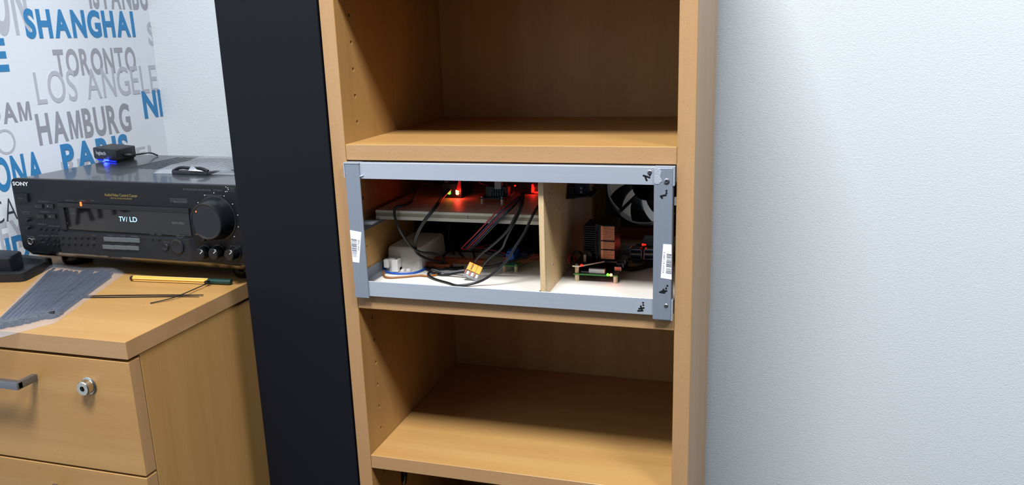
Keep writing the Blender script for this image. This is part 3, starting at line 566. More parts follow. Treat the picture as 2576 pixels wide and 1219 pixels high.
for a in (PX0 + 3.5, PX1 - 3.5):
    for b in (PY0 + 3.5, PY0 + 80):
        s = obj('standoff', MB().lathe((a, b, ZF), (0, 0, 1), [(0, 3), (9, 3)], 6), brass, pi, 0)
obj('standoff', MB().lathe((PX0 + 3.5, PY0 + 3.5, PZ + 1.6), (0, 0, 1), [(0, 2.8), (8.8, 2.8)], 6), brass, pi, 0)
mbd = obj('main_board', bx(PX0, PX1, PY0, PY0 + 85, PZ, PZ + 1.6), mat('pcb_dark_green', (16, 32, 18), .45), pi, 0); obj('board_edge', bx(PX0 - .1, PX1 + .1, PY0 - .3, PY0, PZ, PZ + 1.6), pcb_g, mbd, 0)
obj('camera_socket', MB().box(PX0 + 18, PX0 + 38, PY0 + 6, PY0 + 11, PZ + 1.6, PZ + 6.4), white_pl, pi, 0, .4)
obj('camera_socket_clip', bx(PX0 + 17, PX0 + 39, PY0 + 11, PY0 + 13, PZ + 1.6, PZ + 7.2), blackp, pi, 0, .3)
obj('card_slot', bx(PX0 + 8, PX0 + 18, PY0 + 5, PY0 + 14, PZ + 1.7, PZ + 3.4), steel, pi, 0, .3)
for k, (y, l) in enumerate(((20, 9), (36, 8), (52, 15), (68, 8))): obj('port', bx(PX1 - 8, PX1 + 1, PY0 + y, PY0 + y + l, PZ + 1.6, PZ + 7), steel, pi, 0, .5)
hat = obj('upper_plate', MB().prism([(PX0 - 1, PY0 - 1, PZ + 10.4), (PX0 + 7, PY0 - 1, PZ + 10.4), (PX0 + 34, PY0 + 26, PZ + 10.4), (PX0 + 50, PY0 + 26, PZ + 10.4), (PX0 + 50, PY0 + 70, PZ + 10.4), (PX0 - 1, PY0 + 70, PZ + 10.4)], (0, 0, 1.8)), pcb_k, pi, 0)
obj('plate_edge', MB().prism([(PX0 - 1.2, PY0 - 1.4, PZ + 10.5), (PX0 + 7.2, PY0 - 1.4, PZ + 10.5), (PX0 + 34.2, PY0 + 25.6, PZ + 10.5), (PX0 + 33.8, PY0 + 26.2, PZ + 10.5), (PX0 + 7, PY0 - .9, PZ + 10.5), (PX0 - 1.2, PY0 - .9, PZ + 10.5)], (0, 0, 1.6)), white_edge, hat, 0)
obj('plate_screw', MB().lathe((PX0 + 3.5, PY0 + 3.5, PZ + 12.2), (0, 0, 1), [(0, 2.8), (1.4, 2.4), (1.8, .01)], 12), steel, hat, 40)
obj('copper_clip', MB().box(PX0 + 9, PX0 + 12, PY0 + 18, PY0 + 20, PZ + 12.2, PZ + 21), usb_wht, hat, 0)
gp = MB()
for i in range(14):
    for j in (0, 1): gp.box(PX0 + 8 + j * 2.54, PX0 + 8.7 + j * 2.54, PY0 + 16 + i * 2.54, PY0 + 16.7 + i * 2.54, PZ + 1.6, PZ + 10)
obj('pin_header', gp, blackg, pi, 0)
# cooler tower
TX0, TX1 = 296.0, 312.5; TY0 = PY0 + 30; TZ0, TZ1 = -145.0, -107.0
a = at(1513, 650, Y=TY0); b2 = at(1545, 648, Y=TY0); c2_ = at(1513, 568, Y=TY0); d2 = at(1466, 570, Y=TY0)
TX0, TX1, TZ0, TZ1 = a.x, b2.x, a.z, c2_.z
ct = obj('cooler_core', bx(TX0 - 5, TX1, TY0 + 2, TY0 + 46, TZ0 - 3, TZ1 + 1), blackp, pi, 0)
nf = 30
for i in range(nf):
    z = TZ0 + (TZ1 - TZ0) * i / nf; obj('copper_fin', bx(TX0 + .3, TX1 + .4, TY0 + .2, TY0 + 2.2, z, z + (TZ1 - TZ0) / nf * .62), copper, ct, 0)
obj('copper_edge', bx(TX0 - .6, TX0 + 2.2, TY0 - .1, TY0 + 2, TZ0, TZ1), copper, ct, 0)
for z in (TZ0 + (TZ1 - TZ0) * .27, TZ0 + (TZ1 - TZ0) * .54): obj('cooler_clip_wire', bx(TX0 - 1, TX1 + 1.4, TY0 - .8, TY0 - .1, z, z + 1), blackg, ct, 0)
fnx = d2.x
fb = obj('fin_block', bx(TX0 - 8, TX0 - 4.5, TY0 + 1, TY0 + 46, TZ0 - 12, TZ1 + 2), blackp, pi, 0)
for i in range(13):
    z = TZ0 + 6 + (TZ1 - TZ0 - 6) * i / 13; obj('black_fin', bx(fnx, TX0 - 8, TY0 + 3, TY0 + 44, z, z + 1.3), darkpl, fb, 0, .2, 1)
obj('fan_motor', MB().lathe((fnx + 6, TY0 + 1, TZ0 + 5), (0, -1, 0), [(0, 6), (4, 6), (5, 4), (5, .01)], 16), blackp, fb, 40)
obj('support_bracket', MB().tube([(TX0 - 6, TY0 - 2, TZ1 - 6), (TX0 - 6, TY0 - 2, TZ0 - 14), (TX0 - 9, TY0 - 2, PZ + 8), (TX0 - 26, TY0 - 2, PZ + 7)], .9, 8), blackg, fb, 50)
yl3 = PY0 - .6
for px, py, mm_, nm in ((1529, 690.5, led_g, 'green lamp'), (1537, 691, led_hot, 'glowing red lamp'), (1463, 667, MATS['led_red_dim'], 'small dim red lamp')):
    a = at(px, py, Y=yl3); o = obj('lamp', MB().lathe(a + Vector((0, .6, 0)), (0, -1, 0), [(0, 1.7), (.9, 1.7), (1.5, 1), (1.6, .01)], 12), mm_, pi, 50); o['label'] = nm
glow('red_lamp_glow', 1540, 694, yl3 - 5, (1, .06, .03), .0009)
glow('red_lamp_glow', 1617, 611, 205, (1, .12, .08), .001)
ub2 = thing('usb_board', 'second small computer board with two double blue sockets beside metal upright', 'computer board', (350, 200, ZF))
yu = 163.0; zb2 = at(1600, 652, Y=yu).z
for k, (x0, x1_) in enumerate(((1585, 1613), (1620, 1650))):
    a = at(x0, 626, Y=yu); b = at(x1_, 653, Y=yu); b.x = a.x + 15.5
    u = obj('usb_socket', MB().box(a.x, a.x + .9, yu, yu + 17, b.z, a.z).box(b.x - .9, b.x, yu, yu + 17, b.z, a.z).box(a.x, b.x, yu, yu + 17, a.z - .9, a.z).box(a.x, b.x, yu, yu + 17, b.z, b.z + .9).box(a.x, b.x, yu + 15, yu + 17, b.z, a.z), steel, ub2, 0)
    h = (a.z - b.z) / 2
    obj('divider_tongue', bx(a.x + 1, b.x - 1, yu + .5, yu + 14, b.z + h - 1.2, b.z + h + 1.2), usb_wht, u, 0)
    for s in (0, 1): obj('tongue', bx(a.x + 2, b.x - 2, yu + 1.5, yu + 14, b.z + s * h + h * .52, b.z + s * h + h * .8), usb_blue, u, 0)
a = at(1578, 656, Y=yu); obj('board', bx(a.x, 391, yu + 2, yu + 85, zb2 - 2, zb2 - .2), pcb_b, ub2, 0)
for x in (a.x + 4, 385):
    for y in (yu + 6, yu + 80): obj('standoff', MB().lathe((x, y, ZF), (0, 0, 1), [(0, 2.6), (zb2 - 2 - ZF, 2.6)], 6), brass, ub2, 0)
obj('network_socket', bx(a.x - 12, a.x + 2, yu + 8, yu + 28, zb2 - 1, zb2 + 12), steel, ub2, 0, .5)
b = at(1617, 613, Y=yu + 12); obj('top_board', bx(a.x + 14, 391, yu + 14, yu + 70, b.z - 4, b.z - 2.4), pcb_k, ub2, 0); o = obj('lamp', MB().lathe((b.x, yu + 14, b.z - 1.4), (0, -1, 0), [(0, 1.5), (1, 1.5), (1.6, .01)], 12).lathe((b.x + 3, yu + 14, b.z - 1.4), (0, -1, 0), [(0, 1), (1, 1), (1.4, .01)], 12), led_r, ub2, 50); o['label'] = 'red lamp'
cable('power_lead', 'thick black lead lying under the double blue sockets', 'cable', ((1574, 662, 150), (1576, 674, '-176.2'), (1600, 675, '-176.2'), (1630, 667, '-176.0'), (1660, 662, '-176.0')), 3.2, blackm)
cable('fan_lead', 'outer red wire loop beside the black finned cooler', 'wire', ((1428, 662, (252,)), (1429, 645, (252,)), (1435, 637, (253,)), (1444, 640, (254,)), (1450, 655, (254,))), .9, cab_red, 'red fan wires', 6)
cable('fan_lead', 'inner red wire loop beside the black finned cooler', 'wire', ((1432, 662, (255,)), (1434, 648, (255,)), (1439, 642, (256,)), (1445, 648, (257,)), (1449, 660, (257,))), .9, cab_red, 'red fan wires', 6)
cable('fan_lead', 'dark wire bundle standing behind the red wire loops', 'wire', ((1434, 660, (250,)), (1442, 640, (251,)), (1455, 632, (252,)), (1464, 640, (252,)), (1466, 655, (252,))), 2.0, cab_blk, 'red fan wires', 8)

# ------------------------------------------------------------------ compartment at the very bottom
cable('spare_cable', 'black cable running up inside the lowest compartment', 'cable', ((960, 1240, 60), (975, 1213, 80), (990, 1195, 100), (1010, 1175, 130)), 4.5, blackm)
tag(obj('cable_plug', MB().lathe(at(1016, 1196, Y=90), (-.15, 0, -1), [(-9, 3), (-6, 4.5), (0, 5), (10, 4.6), (14, 2.5)], 14), blackg, None, 40), 'glossy black plug hanging in the lowest compartment', 'plug')
tag(obj('dark_form', MB().rings([ringbox(186, 262, 70, 180, Z4, 10), ringbox(182, 266, 66, 184, Z4 + 80, 12), ringbox(188, 258, 74, 176, Z4 + 150, 10), ringbox(200, 246, 90, 160, Z4 + 172, 8)]), mat('dark_brown_matte', (40, 32, 24), .8), None, 60), 'dark object of unknown kind standing on the lowest shelf', 'pouch')  # plain dark rounded form for an object of unknown kind

# ------------------------------------------------------------------ audio receiver (own frame: x along the front, y to the back, z up)
RB = Vector((-608.0, 66.0, DZ)); RYAW = math.radians(-2.0); RM = Matrix.Translation(RB) @ Matrix.Rotation(RYAW, 4, 'Z'); RI = RM.inverted()
rc = thing('audio_receiver', 'black audio receiver with lit display and large volume knob on drawer unit', 'receiver', RB, None, RYAW, True)
RWID, RDEP = 436.0, 262.0; FO = Vector((0, 0, 31.5)); FU = Vector((1, 0, 0)); FV = Vector((0, 0, 1)); FN = FU.cross(FV); FH = 112.0
def fuv(x, y):
    """place on the front panel for a point of the enlarged receiver view"""
    px, py = x / 3.483, 350 + y / 3.483; o = RI @ CAM; d = RI.to_3x3() @ (at(px, py, Y=100) - CAM); t = (FO - o).dot(FN) / d.dot(FN); p = o + d * t - FO
    return p.dot(FU), p.dot(FV)
def F(u, v, d=0): return FO + FU * u + FV * v + FN * d
FM = Matrix.Translation(FO) @ Matrix((FU, FV, FN)).transposed().to_4x4()
def fbox(mb, u0, u1, v0, v1, d0, d1): return mb.box(u0, u1, v0, v1, d0, d1, FM)
def ftext(s, x0, x1, y, h, material, parent, bold=0, lift=.3, italic=0):
    u0, v0 = fuv(x0, y); u1, v1 = fuv(x1, y); k, v2 = fuv(x0, y - h)
    return lettering('lettering', s, F(u0, (v0 + v1) / 2 if abs(v0 - v1) < 3 else v0), FU, FV, v2 - v0, u1 - u0 if len(s) > 1 else None, material, parent, bold, 0, lift, italic)
cv = obj('top_cover', MB().box(3, RWID - 3, 9.2, RDEP, 24, 142), cover_m, rc, 0, 2)
# perforated rows pressed into the cover
vs = MB()
for i in range(24): vs.box(RWID - 330 + i * 13, RWID - 323 + i * 13, 120, 240, 142.0, 142.3)
obj('vent_row', vs, blackp, cv, 0)
# front panel with rounded corners
def rrect(u0, u1, v0, v1, r, n=6):
    P = []
    for cx, cy, a0 in ((u1 - r, v0 + r, -90), (u1 - r, v1 - r, 0), (u0 + r, v1 - r, 90), (u0 + r, v0 + r, 180)):
        for k in range(n + 1): a = math.radians(a0 + 90 * k / n); P.append((cx + r * math.cos(a), cy + r * math.sin(a)))
    return P
fp = obj('front_panel', MB().prism([F(u, v, -9) for u, v in rrect(0, RWID, 0, FH, 7)], FN * 9), fasc, rc, 40, 1.2)
obj('skirt', MB().rings([[(6, 1, 31.5), (RWID - 4, 1, 31.5), (RWID - 4, 30, 31.5), (6, 30, 31.5)], [(8, 8, 23), (RWID - 6, 8, 23), (RWID - 6, 40, 23), (8, 40, 23)], [(14, 26, 16), (RWID - 12, 26, 16), (RWID - 12, 60, 16), (14, 60, 16)]]), mat('glossy_skirt', (14, 12, 10), .16, spec=1.0, coat=1.0), rc, 30)
obj('chassis', bx(5, RWID - 5, 45, RDEP - 2, 14, 24), blackp, rc, 0)
for x in (48, RWID - 62):
    for y in (55, RDEP - 40): obj('foot', MB().lathe((x, y, 0), (0, 0, 1), [(0, 20), (2, 22), (9, 24), (15.5, 24)], 28), blackg, rc, 40)
ub0, vb0 = fuv(528, 785); ub1, vb1 = fuv(1690, 1022)
fl = obj('lower_flap', MB().rings([[F(ub0, 3, 0), F(ub1 + 10, 3, 0), F(ub1 + 6, vb0 - 2, 0), F(ub0, vb0 - 2, 0)], [F(ub0, 1, 4.3), F(ub1, 1, 4.3), F(ub1, vb0 - 4, 4.3), F(ub0, vb0 - 4, 4.3)]]), fasc2, rc, 20)
# display
a0, b0 = fuv(520, 552); a1, b1 = fuv(1688, 800)
fbm = MB(); fbox(fbm, a0 - 1, a1, b0 - 7, b0, 0, 3.4); fbox(fbm, a0 - 1, a0 + 9, vb0, b0, 0, 3.0)
obj('display_surround', fbm, blackp, rc, 0, .8)
u0, v0 = fuv(572, 585)
dsp = obj('display_window', fbox(MB(), u0, a1 - 2, vb0 + .5, v0, 0, 1.2), glass_d, rc, 0, .4)
ftext('TV', 1050, 1105, 718, 42, vfd, dsp, 0, 1.35, .12); ftext('/', 1112, 1134, 720, 40, vfd, dsp, 0, 1.35); ftext('LD', 1145, 1208, 722, 42, vfd, dsp, 0, 1.35, .05)
ftext('TUNED', 620, 665, 655, 9, lbl_g, dsp, 0, 1.35); ftext('EON RDS', 1515, 1622, 742, 18, lbl_g, dsp, .02, 1.35); ftext('q', 592, 606, 738, 14, lbl_g, dsp, 0, 1.35)
for k, (x, s) in enumerate(((575, 'PRO LOGIC'), (683, '3 STEREO'), (798, 'HALL'))): ftext(s, x, x + (78, 64, 34)[k], 542, 11, lbl_g, fp)
u, v = fuv(726, 563); o = obj('indicator_lamp', fbox(MB(), u - 1.4, u + 1.4, v - 3, v + 3, 3.2, 4.2), led_o, rc, 0); o['label'] = 'orange lit indicator lamp'
# print on the panel
st = ftext('SONY', 115, 252, 405, 31, lbl_w, fp, .028)
ftext('Audio/Video Control Center', 920, 1206, 502, 24, lbl_gold, fp); ftext('DIGITAL SIGNAL PROCESSOR', 972, 1158, 524, 11, lbl_gold, fp)
ftext('FM STEREO/FM-AM RECEIVER', 1606, 1852, 450, 15, lbl_g, fp); ftext('STR-DE415', 1868, 1953, 455, 15, lbl_g, fp)
for i, s in enumerate(('Digital', 'Cinema', 'Sound')): ftext(s, 2006, 2052, 430 + i * 15, 9, lbl_g, fp)
dm = MB()
for x, y in ((1980, 418), (1996, 426), (1976, 458), (2000, 440), (1990, 456)): u, v = fuv(x, y); dm.poly([F(u + .7 * math.cos(a), v + .7 * math.sin(a), .3) for a in (k * math.pi / 5 for k in range(10))])
obj('logo_dots', dm, lbl_w, fp, 0)
u0, v0 = fuv(1494, 545); u1, v1 = fuv(1636, 522); lm = MB()
for q in ((u0, u1, v0, v0 + .5), (u0, u1, v1 - .5, v1), (u0, u0 + .5, v0, v1), (u1 - .5, u1, v0, v1)): lm.poly([F(q[0], q[2], .3), F(q[1], q[2], .3), F(q[1], q[3], .3), F(q[0], q[3], .3)])
obj('logo_box', lm, lbl_g, fp, 0); ftext('DOLBY SURROUND', 1502, 1630, 541, 13, lbl_g, fp); ftext('PRO LOGIC', 1525, 1640, 558, 9, lbl_g, fp)
ftext('MASTER VOLUME', 1800, 1946, 499, 14, lbl_g, fp)
# buttons
def fbtn(x0, x1, y0, y1, d, material, name='button', r=.6, base=0):
    u0, v0 = fuv(x0, y1); u1, v1 = fuv(x1, y0); return obj(name, fbox(MB(), u0, u1, v0, v1, base, base + d), material, rc, 0, r)
fbtn(150, 248, 472, 545, 3.5, fasc, 'power_button', 1.5); ftext('TIMER', 172, 218, 518, 10, lbl_g, fp, 0, 3.8)
for (x, y) in ((315, 567), (335, 657)):
    fbtn(x, x + 60, y, y + 34, 2.2, blackp, 'rocker_button'); fbtn(x + 95, x + 155, y, y + 34, 2.2, blackp, 'rocker_button')
    ftext('-', x + 14, x + 26, y + 24, 14, lbl_w, fp, 0, 2.5); ftext('+', x + 112, x + 126, y + 24, 14, lbl_w, fp, 0, 2.5)
ftext('CENTER LEVEL', 336, 430, 550, 10, lbl_g, fp); ftext('REAR LEVEL', 356, 440, 640, 10, lbl_g, fp); ftext('SPEAKERS', 195, 262, 640, 9, lbl_g, fp); ftext('OFF A B A+B', 198, 258, 655, 7, lbl_g, fp)
def fknob(x, y, r, d, material, name='small_button', parent=None, n=14, base=0, lean=0):
    u, v = fuv(x, y); return obj(name, MB().lathe(F(u, v, base), FN, [(0, r), (d - .8, r * .96), (d, r * .85), (d, .01)], n), material, parent or rc, 40)
for x, y in ((250, 702), (256, 770)): fknob(x, y, 3.0, 5, blackp)
for x, y in ((352, 787), (402, 789), (457, 791), (512, 792), (365, 877), (421, 872), (480, 877), (521, 877), (430, 922), (481, 922), (516, 923)): fknob(x, y, 1.7, 2.5, blackp)
for x0, x1, y, s in ((332, 408, 748, 'PRESET'), (428, 532, 765, 'MEMORY SHIFT'), (338, 432, 848, 'SOUND FIELD'), (450, 530, 850, 'BASS BOOST'), (350, 395, 905, 'MODE'), (240, 300, 855, 'PHONES')): ftext(s, x0, x1, y, 9, lbl_g, fp)
u, v = fuv(272, 893); obj('phones_jack', MB().lathe(F(u, v, 0), FN, [(0, 5.6), (1.6, 5.6), (2, 4.9), (1.2, 3.7), (-1, 3.5), (-1, .01)], 22), chrome, rc, 40)
obj('jack_hole', MB().lathe(F(u, v, .3), FN, [(0, 3.4), (.4, 3.4), (.4, .01)], 18), blackm, rc, 0)
for j in range(6):
    for i, y in enumerate((857, 913)):
        fknob(574 + j * 54.5 - i * 4, y + j, 1.6, 2.4, fasc, 'number_button', base=4)
        ftext((('1', '2', '3', '4', '5', 'DIRECT'), ('6', '7', '8', '9', '0', 'ENTER'))[i][j], 572 + j * 54.5 - i * 4 - (18 if j == 5 else 3), 572 + j * 54.5 - i * 4 + (18 if j == 5 else 6), (836, 892)[i] + j, 9, lbl_g, fl, 0, 4.45)
silver = mat('function_button_grey', (92, 100, 104), .4, metal=.3)
for i, (xs, y0, y1) in enumerate((((938, 1041, 1144, 1248), 853, 884), ((928, 1030, 1134, 1240), 922, 950))):
    for j in range(3):
        fbtn(xs[j] + 3, xs[j + 1] - 3, y0 + j * 4, y1 + j * 4, 3, silver, 'function_button', .4, 3.6)
        s = (('VIDEO', 'TV/LD', 'TAPE/MD'), ('CD', 'TUNER', 'PHONO'))[i][j]; cx = (xs[j] + xs[j + 1]) / 2; wd = len(s) * 4.6; ftext(s, cx - wd, cx + wd, y0 - 10 + j * 4, 12, lbl_g, fl, 0, 4.45)
for x, y in ((1355, 872), (1412, 875)): fknob(x, y, 1.5, 2.4, blackp, base=4)
ftext('TONE', 1336, 1372, 832, 9, lbl_g, fl, 0, 4.45); ftext('LOUD', 1392, 1434, 834, 9, lbl_g, fl, 0, 4.45); ftext('MUTE', 1456, 1500, 900, 10, lbl_g, fl, 0, 4.45); ftext('SURROUND', 1560, 1640, 845, 10, lbl_g, fl, 0, 4.45); ftext('ON/OFF', 1570, 1622, 858, 8, lbl_g, fl, 0, 4.45)
for x, y, r in ((1472, 935, 5.6), (1576, 932, 11)):
    u, v = fuv(x, y); obj('round_button', MB().lathe(F(u, v, 4.0), FN, [(0, r), (2.4, r), (3.2, r * .9), (3.2, r * .8), (2.9, r * .7), (2.7, .01)], 28), fasc2, rc, 40)
# volume knob
u, v = fuv(1902, 690); VK = F(u, v)
kb = obj('volume_knob', MB().lathe(VK, FN, [(0, 32), (1, 32), (1.5, 30), (5, 29.5), (20, 26.5), (23, 25.2), (23.6, 24), (22.6, 22.5), (22.2, .01)], 56), mat('knob_satin_black', (20, 22, 27), .28), rc, 30)
tk = MB()
for k in range(11):
    a = math.radians(225 - k * 27); c, s = math.cos(a), math.sin(a); tk.lathe(VK + FU * c * 35.5 + FV * s * 35.5, FN, [(0, .7), (.3, .7), (.3, .01)], 8)
obj('volume_mark', tk, lbl_w, fp, 0)
a = math.radians(138); o = obj('knob_pointer', MB().lathe(VK + FU * math.cos(a) * 20 + FV * math.sin(a) * 20 + FN * 22.4, FN, [(0, 1), (.5, .9), (.5, .01)], 10), led_o, kb, 0); o['label'] = 'tiny red pointer lamp'
for x, y, s in ((1808, 985, 'BASS'), (1925, 982, 'TREBLE'), (2063, 990, 'BALANCE')):
    u, v = fuv(x, y); kk = obj('tone_knob', MB().lathe(F(u, v), FN, [(0, 10.5), (2, 10.5), (2.2, 9.2), (14, 8), (15, 7), (15, .01)], 24), mat('knob_black', (14, 15, 18), .33), rc, 35)
    obj('knob_line', MB().box(-.4, .4, 2, 7, 15, 15.4, Matrix.Translation(FO + FU * u + FV * v) @ Matrix((FU, FV, FN)).transposed().to_4x4() @ Matrix.Rotation(-.9, 4, 'Z')), lbl_w, kk, 0)
    ftext(s, x - len(s) * 6, x + len(s) * 6, y - 50, 11, lbl_g, fp)
fknob(1790, 872, 3.2, 3, blackp); ftext('MODE', 1715, 1756, 838, 10, lbl_gold, fp)

# ------------------------------------------------------------------ things on the receiver
TZR = -65.9      # top of its cover
ad = thing('bluetooth_adapter', 'small black box adapter with blue light on the receiver top', 'adapter', at(288, 403, Z=TZR))
A0 = at(238, 403, Z=TZR); A1 = at(296, 410, Z=TZR); A2 = at(344, 398, Z=TZR); ex = (A1 - A0); ey = (A2 - A1)
def adp(a, b, z): return A0 + ex * a + ey * b + Vector((0, 0, z))
def ringq(a0, a1, b0, b1, z): return [adp(a0, b0, z), adp(a1, b0, z), adp(a1, b1, z), adp(a0, b1, z)]
obj('foot_ring', MB().rings([ringq(.06, .94, .06, .94, 0), ringq(.06, .94, .06, .94, 2.6)]), blackm, ad, 0)
shell = obj('shell', MB().rings([ringq(.03, .97, .03, .97, 2.6), ringq(0, 1, 0, 1, 5), ringq(0, 1, 0, 1, 21), ringq(.015, .985, .015, .985, 22.5)]), blackp, ad, 30, .8)
hh = A1 - A0; lettering('lettering', 'logitech', adp(.13, -.004, 11.5), hh, (0, 0, 1), 6.2, hh.length * .42, lbl_w, shell, .0, lift=.3)
o = obj('light_strip', MB().rings([ringq(.1, .9, .012, .05, 1.1), ringq(.1, .9, .012, .05, 2.4)]), mat('blue_light_strip', (20, 40, 255), .4, emit=(10, 30, 255), estr=1.0), ad, 0); o['label'] = 'dim blue light strip'
o = obj('light_strip', MB().rings([ringq(.42, .62, -.005, .03, 1.6), ringq(.42, .62, -.005, .03, 4)]), led_b, ad, 0); o['label'] = 'glowing blue lamp'
c_ = adp(.52, -.06, 4); l = D.lights.new('blue_lamp_glow', 'POINT'); l.color = (.04, .08, 1); l.energy = .0012; l.shadow_soft_size = .003; lo = D.objects.new('blue_lamp_glow', l); COL.objects.link(lo); lo.location = m(*c_)
e0 = adp(1, .45, 10)
obj('plug', MB().lathe(e0, ey.cross(Vector((0, 0, 1))), [(0, 3.4), (8, 3.2), (9, 2.4), (14, 2)], 12), blackp, ad, 40)
obj('lead', MB().tube([e0 + ey.cross(Vector((0, 0, 1))).normalized() * 12, at(362, 386, Z=TZR + 10), at(376, 384, Z=TZR + 8), at(388, 387, Z=TZR + 4), at(396, 391, Z=TZR + 1.6)], 1.3, 8), cab_blk, ad, 60)

def bag(name, label, corners, z, hgt, material, nx=26, ny=20, seed=1, crumple=1.0, shape=None):
    rnd = random.Random(seed); ph = [rnd.uniform(0, 6.3) for _ in range(8)]; C = [Vector((c.x, c.y, z)) for c in corners]
    def pt(a, b): return C[0].lerp(C[1], a).lerp(C[3].lerp(C[2], a), b)
    def wav(a, b): return .5 + .25 * (math.sin(9 * a + 4 * b + ph[0]) + math.sin(-5 * a + 11 * b + ph[1]) * .8 + math.sin(21 * a + 7 * b + ph[2]) * .35 + math.sin(8 * a - 19 * b + ph[3]) * .35 + math.sin(34 * a + 22 * b + ph[4]) * .2)
    mb = MB(); top = []; bot = []
    for j in range(ny + 1):
        for i in range(nx + 1):
            a, b = i / nx, j / ny; e = min(a, 1 - a, b, 1 - b) * 2; pr = min(1, e * 3.2) ** .7; s = shape(a, b) if shape else 1
            top.append(pt(a, b) + Vector((0, 0, .5 + pr * (hgt * s + crumple * 2.2 * wav(a, b))))); bot.append(pt(a, b) + Vector((0, 0, .2)))
    mb.v = top + bot; o = len(top); W1 = nx + 1
    for j in range(ny):
        for i in range(nx):
            k = j * W1 + i; mb.f.append((k, k + 1, k + W1 + 1, k + W1)); mb.f.append((o + k, o + k + W1, o + k + W1 + 1, o + k + 1))
    for i in range(nx): mb.f.append((i, o + i, o + i + 1, i + 1)); k = ny * W1 + i; mb.f.append((k, k + 1, o + k + 1, o + k))
    for j in range(ny): k = j * W1; mb.f.append((k, k + W1, o + k + W1, o + k)); k += nx; mb.f.append((k, o + k, o + k + W1, k + W1))
    return tag(obj(name, mb, material, None, 50), label, 'plastic bag')
bag('plastic_bag', 'clear crumpled plastic bag lying on the receiver beside black cabinet', [at(385, 436, Z=TZR), at(590, 440, Z=TZR), at(640, 402, Z=TZR), at(520, 396, Z=TZR)], TZR, 7, bag_m2, seed=4, crumple=2.4)
p = at(432, 437, Z=TZR); q = at(520, 440, Z=TZR)
bo = thing('bagged_bracket', 'black plastic bracket inside the clear bag on receiver', 'bracket', (p + q) / 2)
dr = (q - p); nn = Vector((-dr.y, dr.x, 0)).normalized()
obj('bar', MB().prism([p, q, q + nn * 9, p + nn * 9], (0, 0, 5)), darkpl, bo, 0, 1); obj('arm', MB().prism([q + nn * 2, q + dr * .75 + nn * 34, q + dr * .75 + nn * 42, q + nn * 10], (0, 0, 5)), darkpl, bo, 0, 1)
obj('bag_glint', MB().poly([p + dr * .5 + Vector((0, -1, 6)), p + dr * .62 + Vector((0, 0, 15)), p + dr * .72 + Vector((0, 1, 8))]).poly([p + dr * .5 + Vector((0, -1, 6)), p + dr * .72 + Vector((0, 1, 8)), p + dr * .95 + Vector((0, -2, 5.5))]), mat('glint_film', (235, 238, 245), .08, metal=.6), bo, 0)  # bright facets standing in for the highlight on the bag film
obj('hook', MB().tube([p + nn * 4 + Vector((0, 0, 4)), p + dr * .2 + nn * 6 + Vector((0, 0, 9)), p + dr * .5 + nn * 8 + Vector((0, 0, 8)), p + dr * .8 + nn * 4 + Vector((0, 0, 9)), q + nn * 4 + Vector((0, 0, 5))], 2.4, 8), blackp, bo, 50)

# ------------------------------------------------------------------ things on the drawer unit
# cable ties in a clear bag
B = [at(-70, 868, Z=DZ), at(140, 812, Z=DZ), at(332, 676, Z=DZ), at(128, 664, Z=DZ)]
bag('plastic_bag', 'clear plastic bag full of dark cable ties lying on drawer unit', [B[0], B[1], B[2], B[3]], DZ, 8.5, bag_m, 34, 40, seed=9, crumple=1.2)
def bagpt(a, b, z): return B[0].lerp(B[1], a).lerp(B[3].lerp(B[2], a), b) + Vector((0, 0, z))
rnd = random.Random(3); proto = None
tie_m = mat('cable_tie_hazed_black', (22, 27, 46), .35)  # black straps with the bluish haze of the bag put into their colour
for k in range(60):
    a0 = .1 + .78 * ((k * .618) % 1) ; a1 = min(.95, max(.1, a0 + rnd.uniform(-.04, .08))); z = .8 + (k % 5) * 1.0; b0 = .1 + rnd.uniform(0, .06); b1 = .8 + rnd.uniform(0, .09)
    P0, P1 = bagpt(a0, b0, z), bagpt(a1, b1, z)
    if proto is None:
        Ln = 250.0; mb = MB().box(-2.0, 2.0, 9, Ln, 0, 1.3); proto = thing('cable_tie', 'dark cable tie packed in the clear bag on drawer unit', 'cable tie', P0, 'cable ties inside the clear bag', 0, True)
        parts = [obj('strap', mb, tie_m, proto, 0), obj('head', bx(-3.4, 3.4, 0, 9, -.4, 3.6), mat('cable_tie_head_black', (14, 15, 18), .35), proto, 0, .7, 1)]; r = proto
    else:
        r = proto.copy(); COL.objects.link(r)
        for pt_ in parts: c = pt_.copy(); COL.objects.link(c); c.parent = r
    d = P1 - P0; r.location = m(*P0); r.rotation_euler = (0, 0, math.atan2(-d.x, d.y)); s = d.length / 250.0; r.scale = (1, s, 1)
ZD = DZ + .2
def tie(label, pts, head, group='loose cable ties', double=0):
    P = [at(a, b, Z=ZD + .9 + h) for a, b, h in pts]; base = P[0]; t = thing('cable_tie', label, 'cable tie', base, group)
    obj('strap', MB().tube(P, (1.3, .55), 6, 5, flat=(P[1] - P[0]).cross(Vector((0, 0, 1)))), cab_blk, t, 40)
    h = P[0] if head else None
    if head: d = (P[1] - P[0]).normalized(); n_ = d.cross(Vector((0, 0, 1))); obj('head', MB().prism([h - d * 6 + n_ * 3, h + n_ * 3, h - n_ * 3, h - d * 6 - n_ * 3], (0, 0, 4)), cab_blk, t, 0, .6)
tie('straight black cable tie sticking out from under the clear bag', [(196, 744, 0), (300, 742, 0), (420, 741, 0), (511, 741, 1)], False)
tie('straight black cable tie just below the other straight one', [(196, 747.5, 0), (300, 746.5, 0), (420, 745, 0), (500, 744, 1)], False)
tie('curved black cable tie crossing the straight ones below the pen', [(518, 714, 3), (495, 724, 3), (465, 737, 3), (430, 750, 1.5), (378, 762, 0)], True)
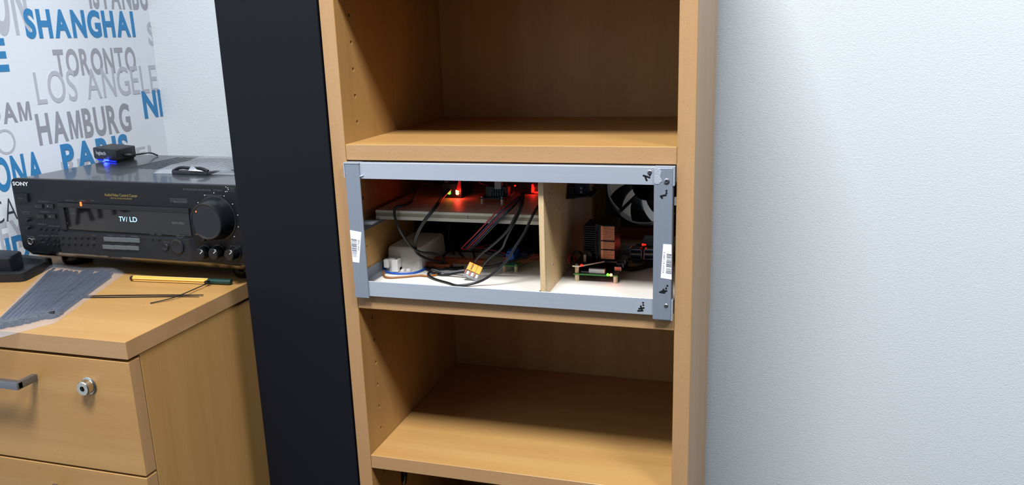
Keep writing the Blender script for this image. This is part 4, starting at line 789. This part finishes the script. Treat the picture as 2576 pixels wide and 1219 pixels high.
# pen
p0, p1 = at(329, 699, Z=ZD + 4), at(583, 709, Z=ZD + 4); ax = (p1 - p0); L_ = ax.length; ax.normalize()
pn = thing('fineliner_pen', 'yellow hexagonal fineliner pen with dark green cap on drawer unit', 'pen', (p0 + p1) / 2 - Vector((0, 0, 4)))
def hexa(r, d0, d1, mb=None, n=6): return (mb or MB()).lathe(p0 + ax * d0, ax, [(0, r), (d1 - d0, r)], n)
brl = obj('barrel', hexa(4.0, L_ * .03, L_ * .78), pen_y, pn, 0); obj('end_plug', MB().lathe(p0, ax, [(0, 2.6), (1, 3.4), (L_ * .032, 3.6)], 18), blackp, pn, 40)
obj('cap', MB().lathe(p0 + ax * L_ * .775, ax, [(0, 4.3), (L_ * .2, 4.3), (L_ * .22, 3.6)], 12), pen_g, pn, 40)
u_ = ax.orthogonal().normalized(); v_ = ax.cross(u_)
for k in range(6):
    a = k * math.pi / 3; d_ = u_ * math.cos(a) + v_ * math.sin(a); t_ = ax.cross(d_); c = p0 + d_ * 3.75
    obj('stripe', MB().prism([c + ax * L_ * .04 - t_ * .55, c + ax * L_ * .77 - t_ * .55, c + ax * L_ * .77 + t_ * .55, c + ax * L_ * .04 + t_ * .55], d_ * .5), pen_w, brl, 0)
# phone dock at the picture edge
dk = thing('charging_dock', 'black charging cradle with raised rim on the drawer unit', 'dock', at(40, 700, Z=DZ))
C0, C1, C2, C3 = at(-60, 712, Z=DZ), at(62, 709, Z=DZ), at(140, 668, Z=DZ), at(20, 655, Z=DZ)
def dkp(a, b, z): return C0.lerp(C1, a).lerp(C3.lerp(C2, a), b) + Vector((0, 0, z))
def dring(a0, a1, b0, b1, z, r=.12):
    P = rrect(a0, a1, b0, b1, r, 4); return [dkp(a, b, z) for a, b in P]
obj('tray', MB().rings([dring(0, 1, 0, 1, 0), dring(0, 1, 0, 1, 13), dring(.03, .97, .06, .94, 14), dring(.07, .93, .14, .86, 13), dring(.09, .91, .18, .82, 6)]), blackp, dk, 40)
obj('holder_block', MB().rings([dring(.08, .62, .2, .62, 6, .06), dring(.08, .62, .2, .62, 30, .06), dring(.1, .6, .24, .6, 32, .06)]), mat('dock_blue_black', (14, 16, 25), .5), dk, 40, 0)
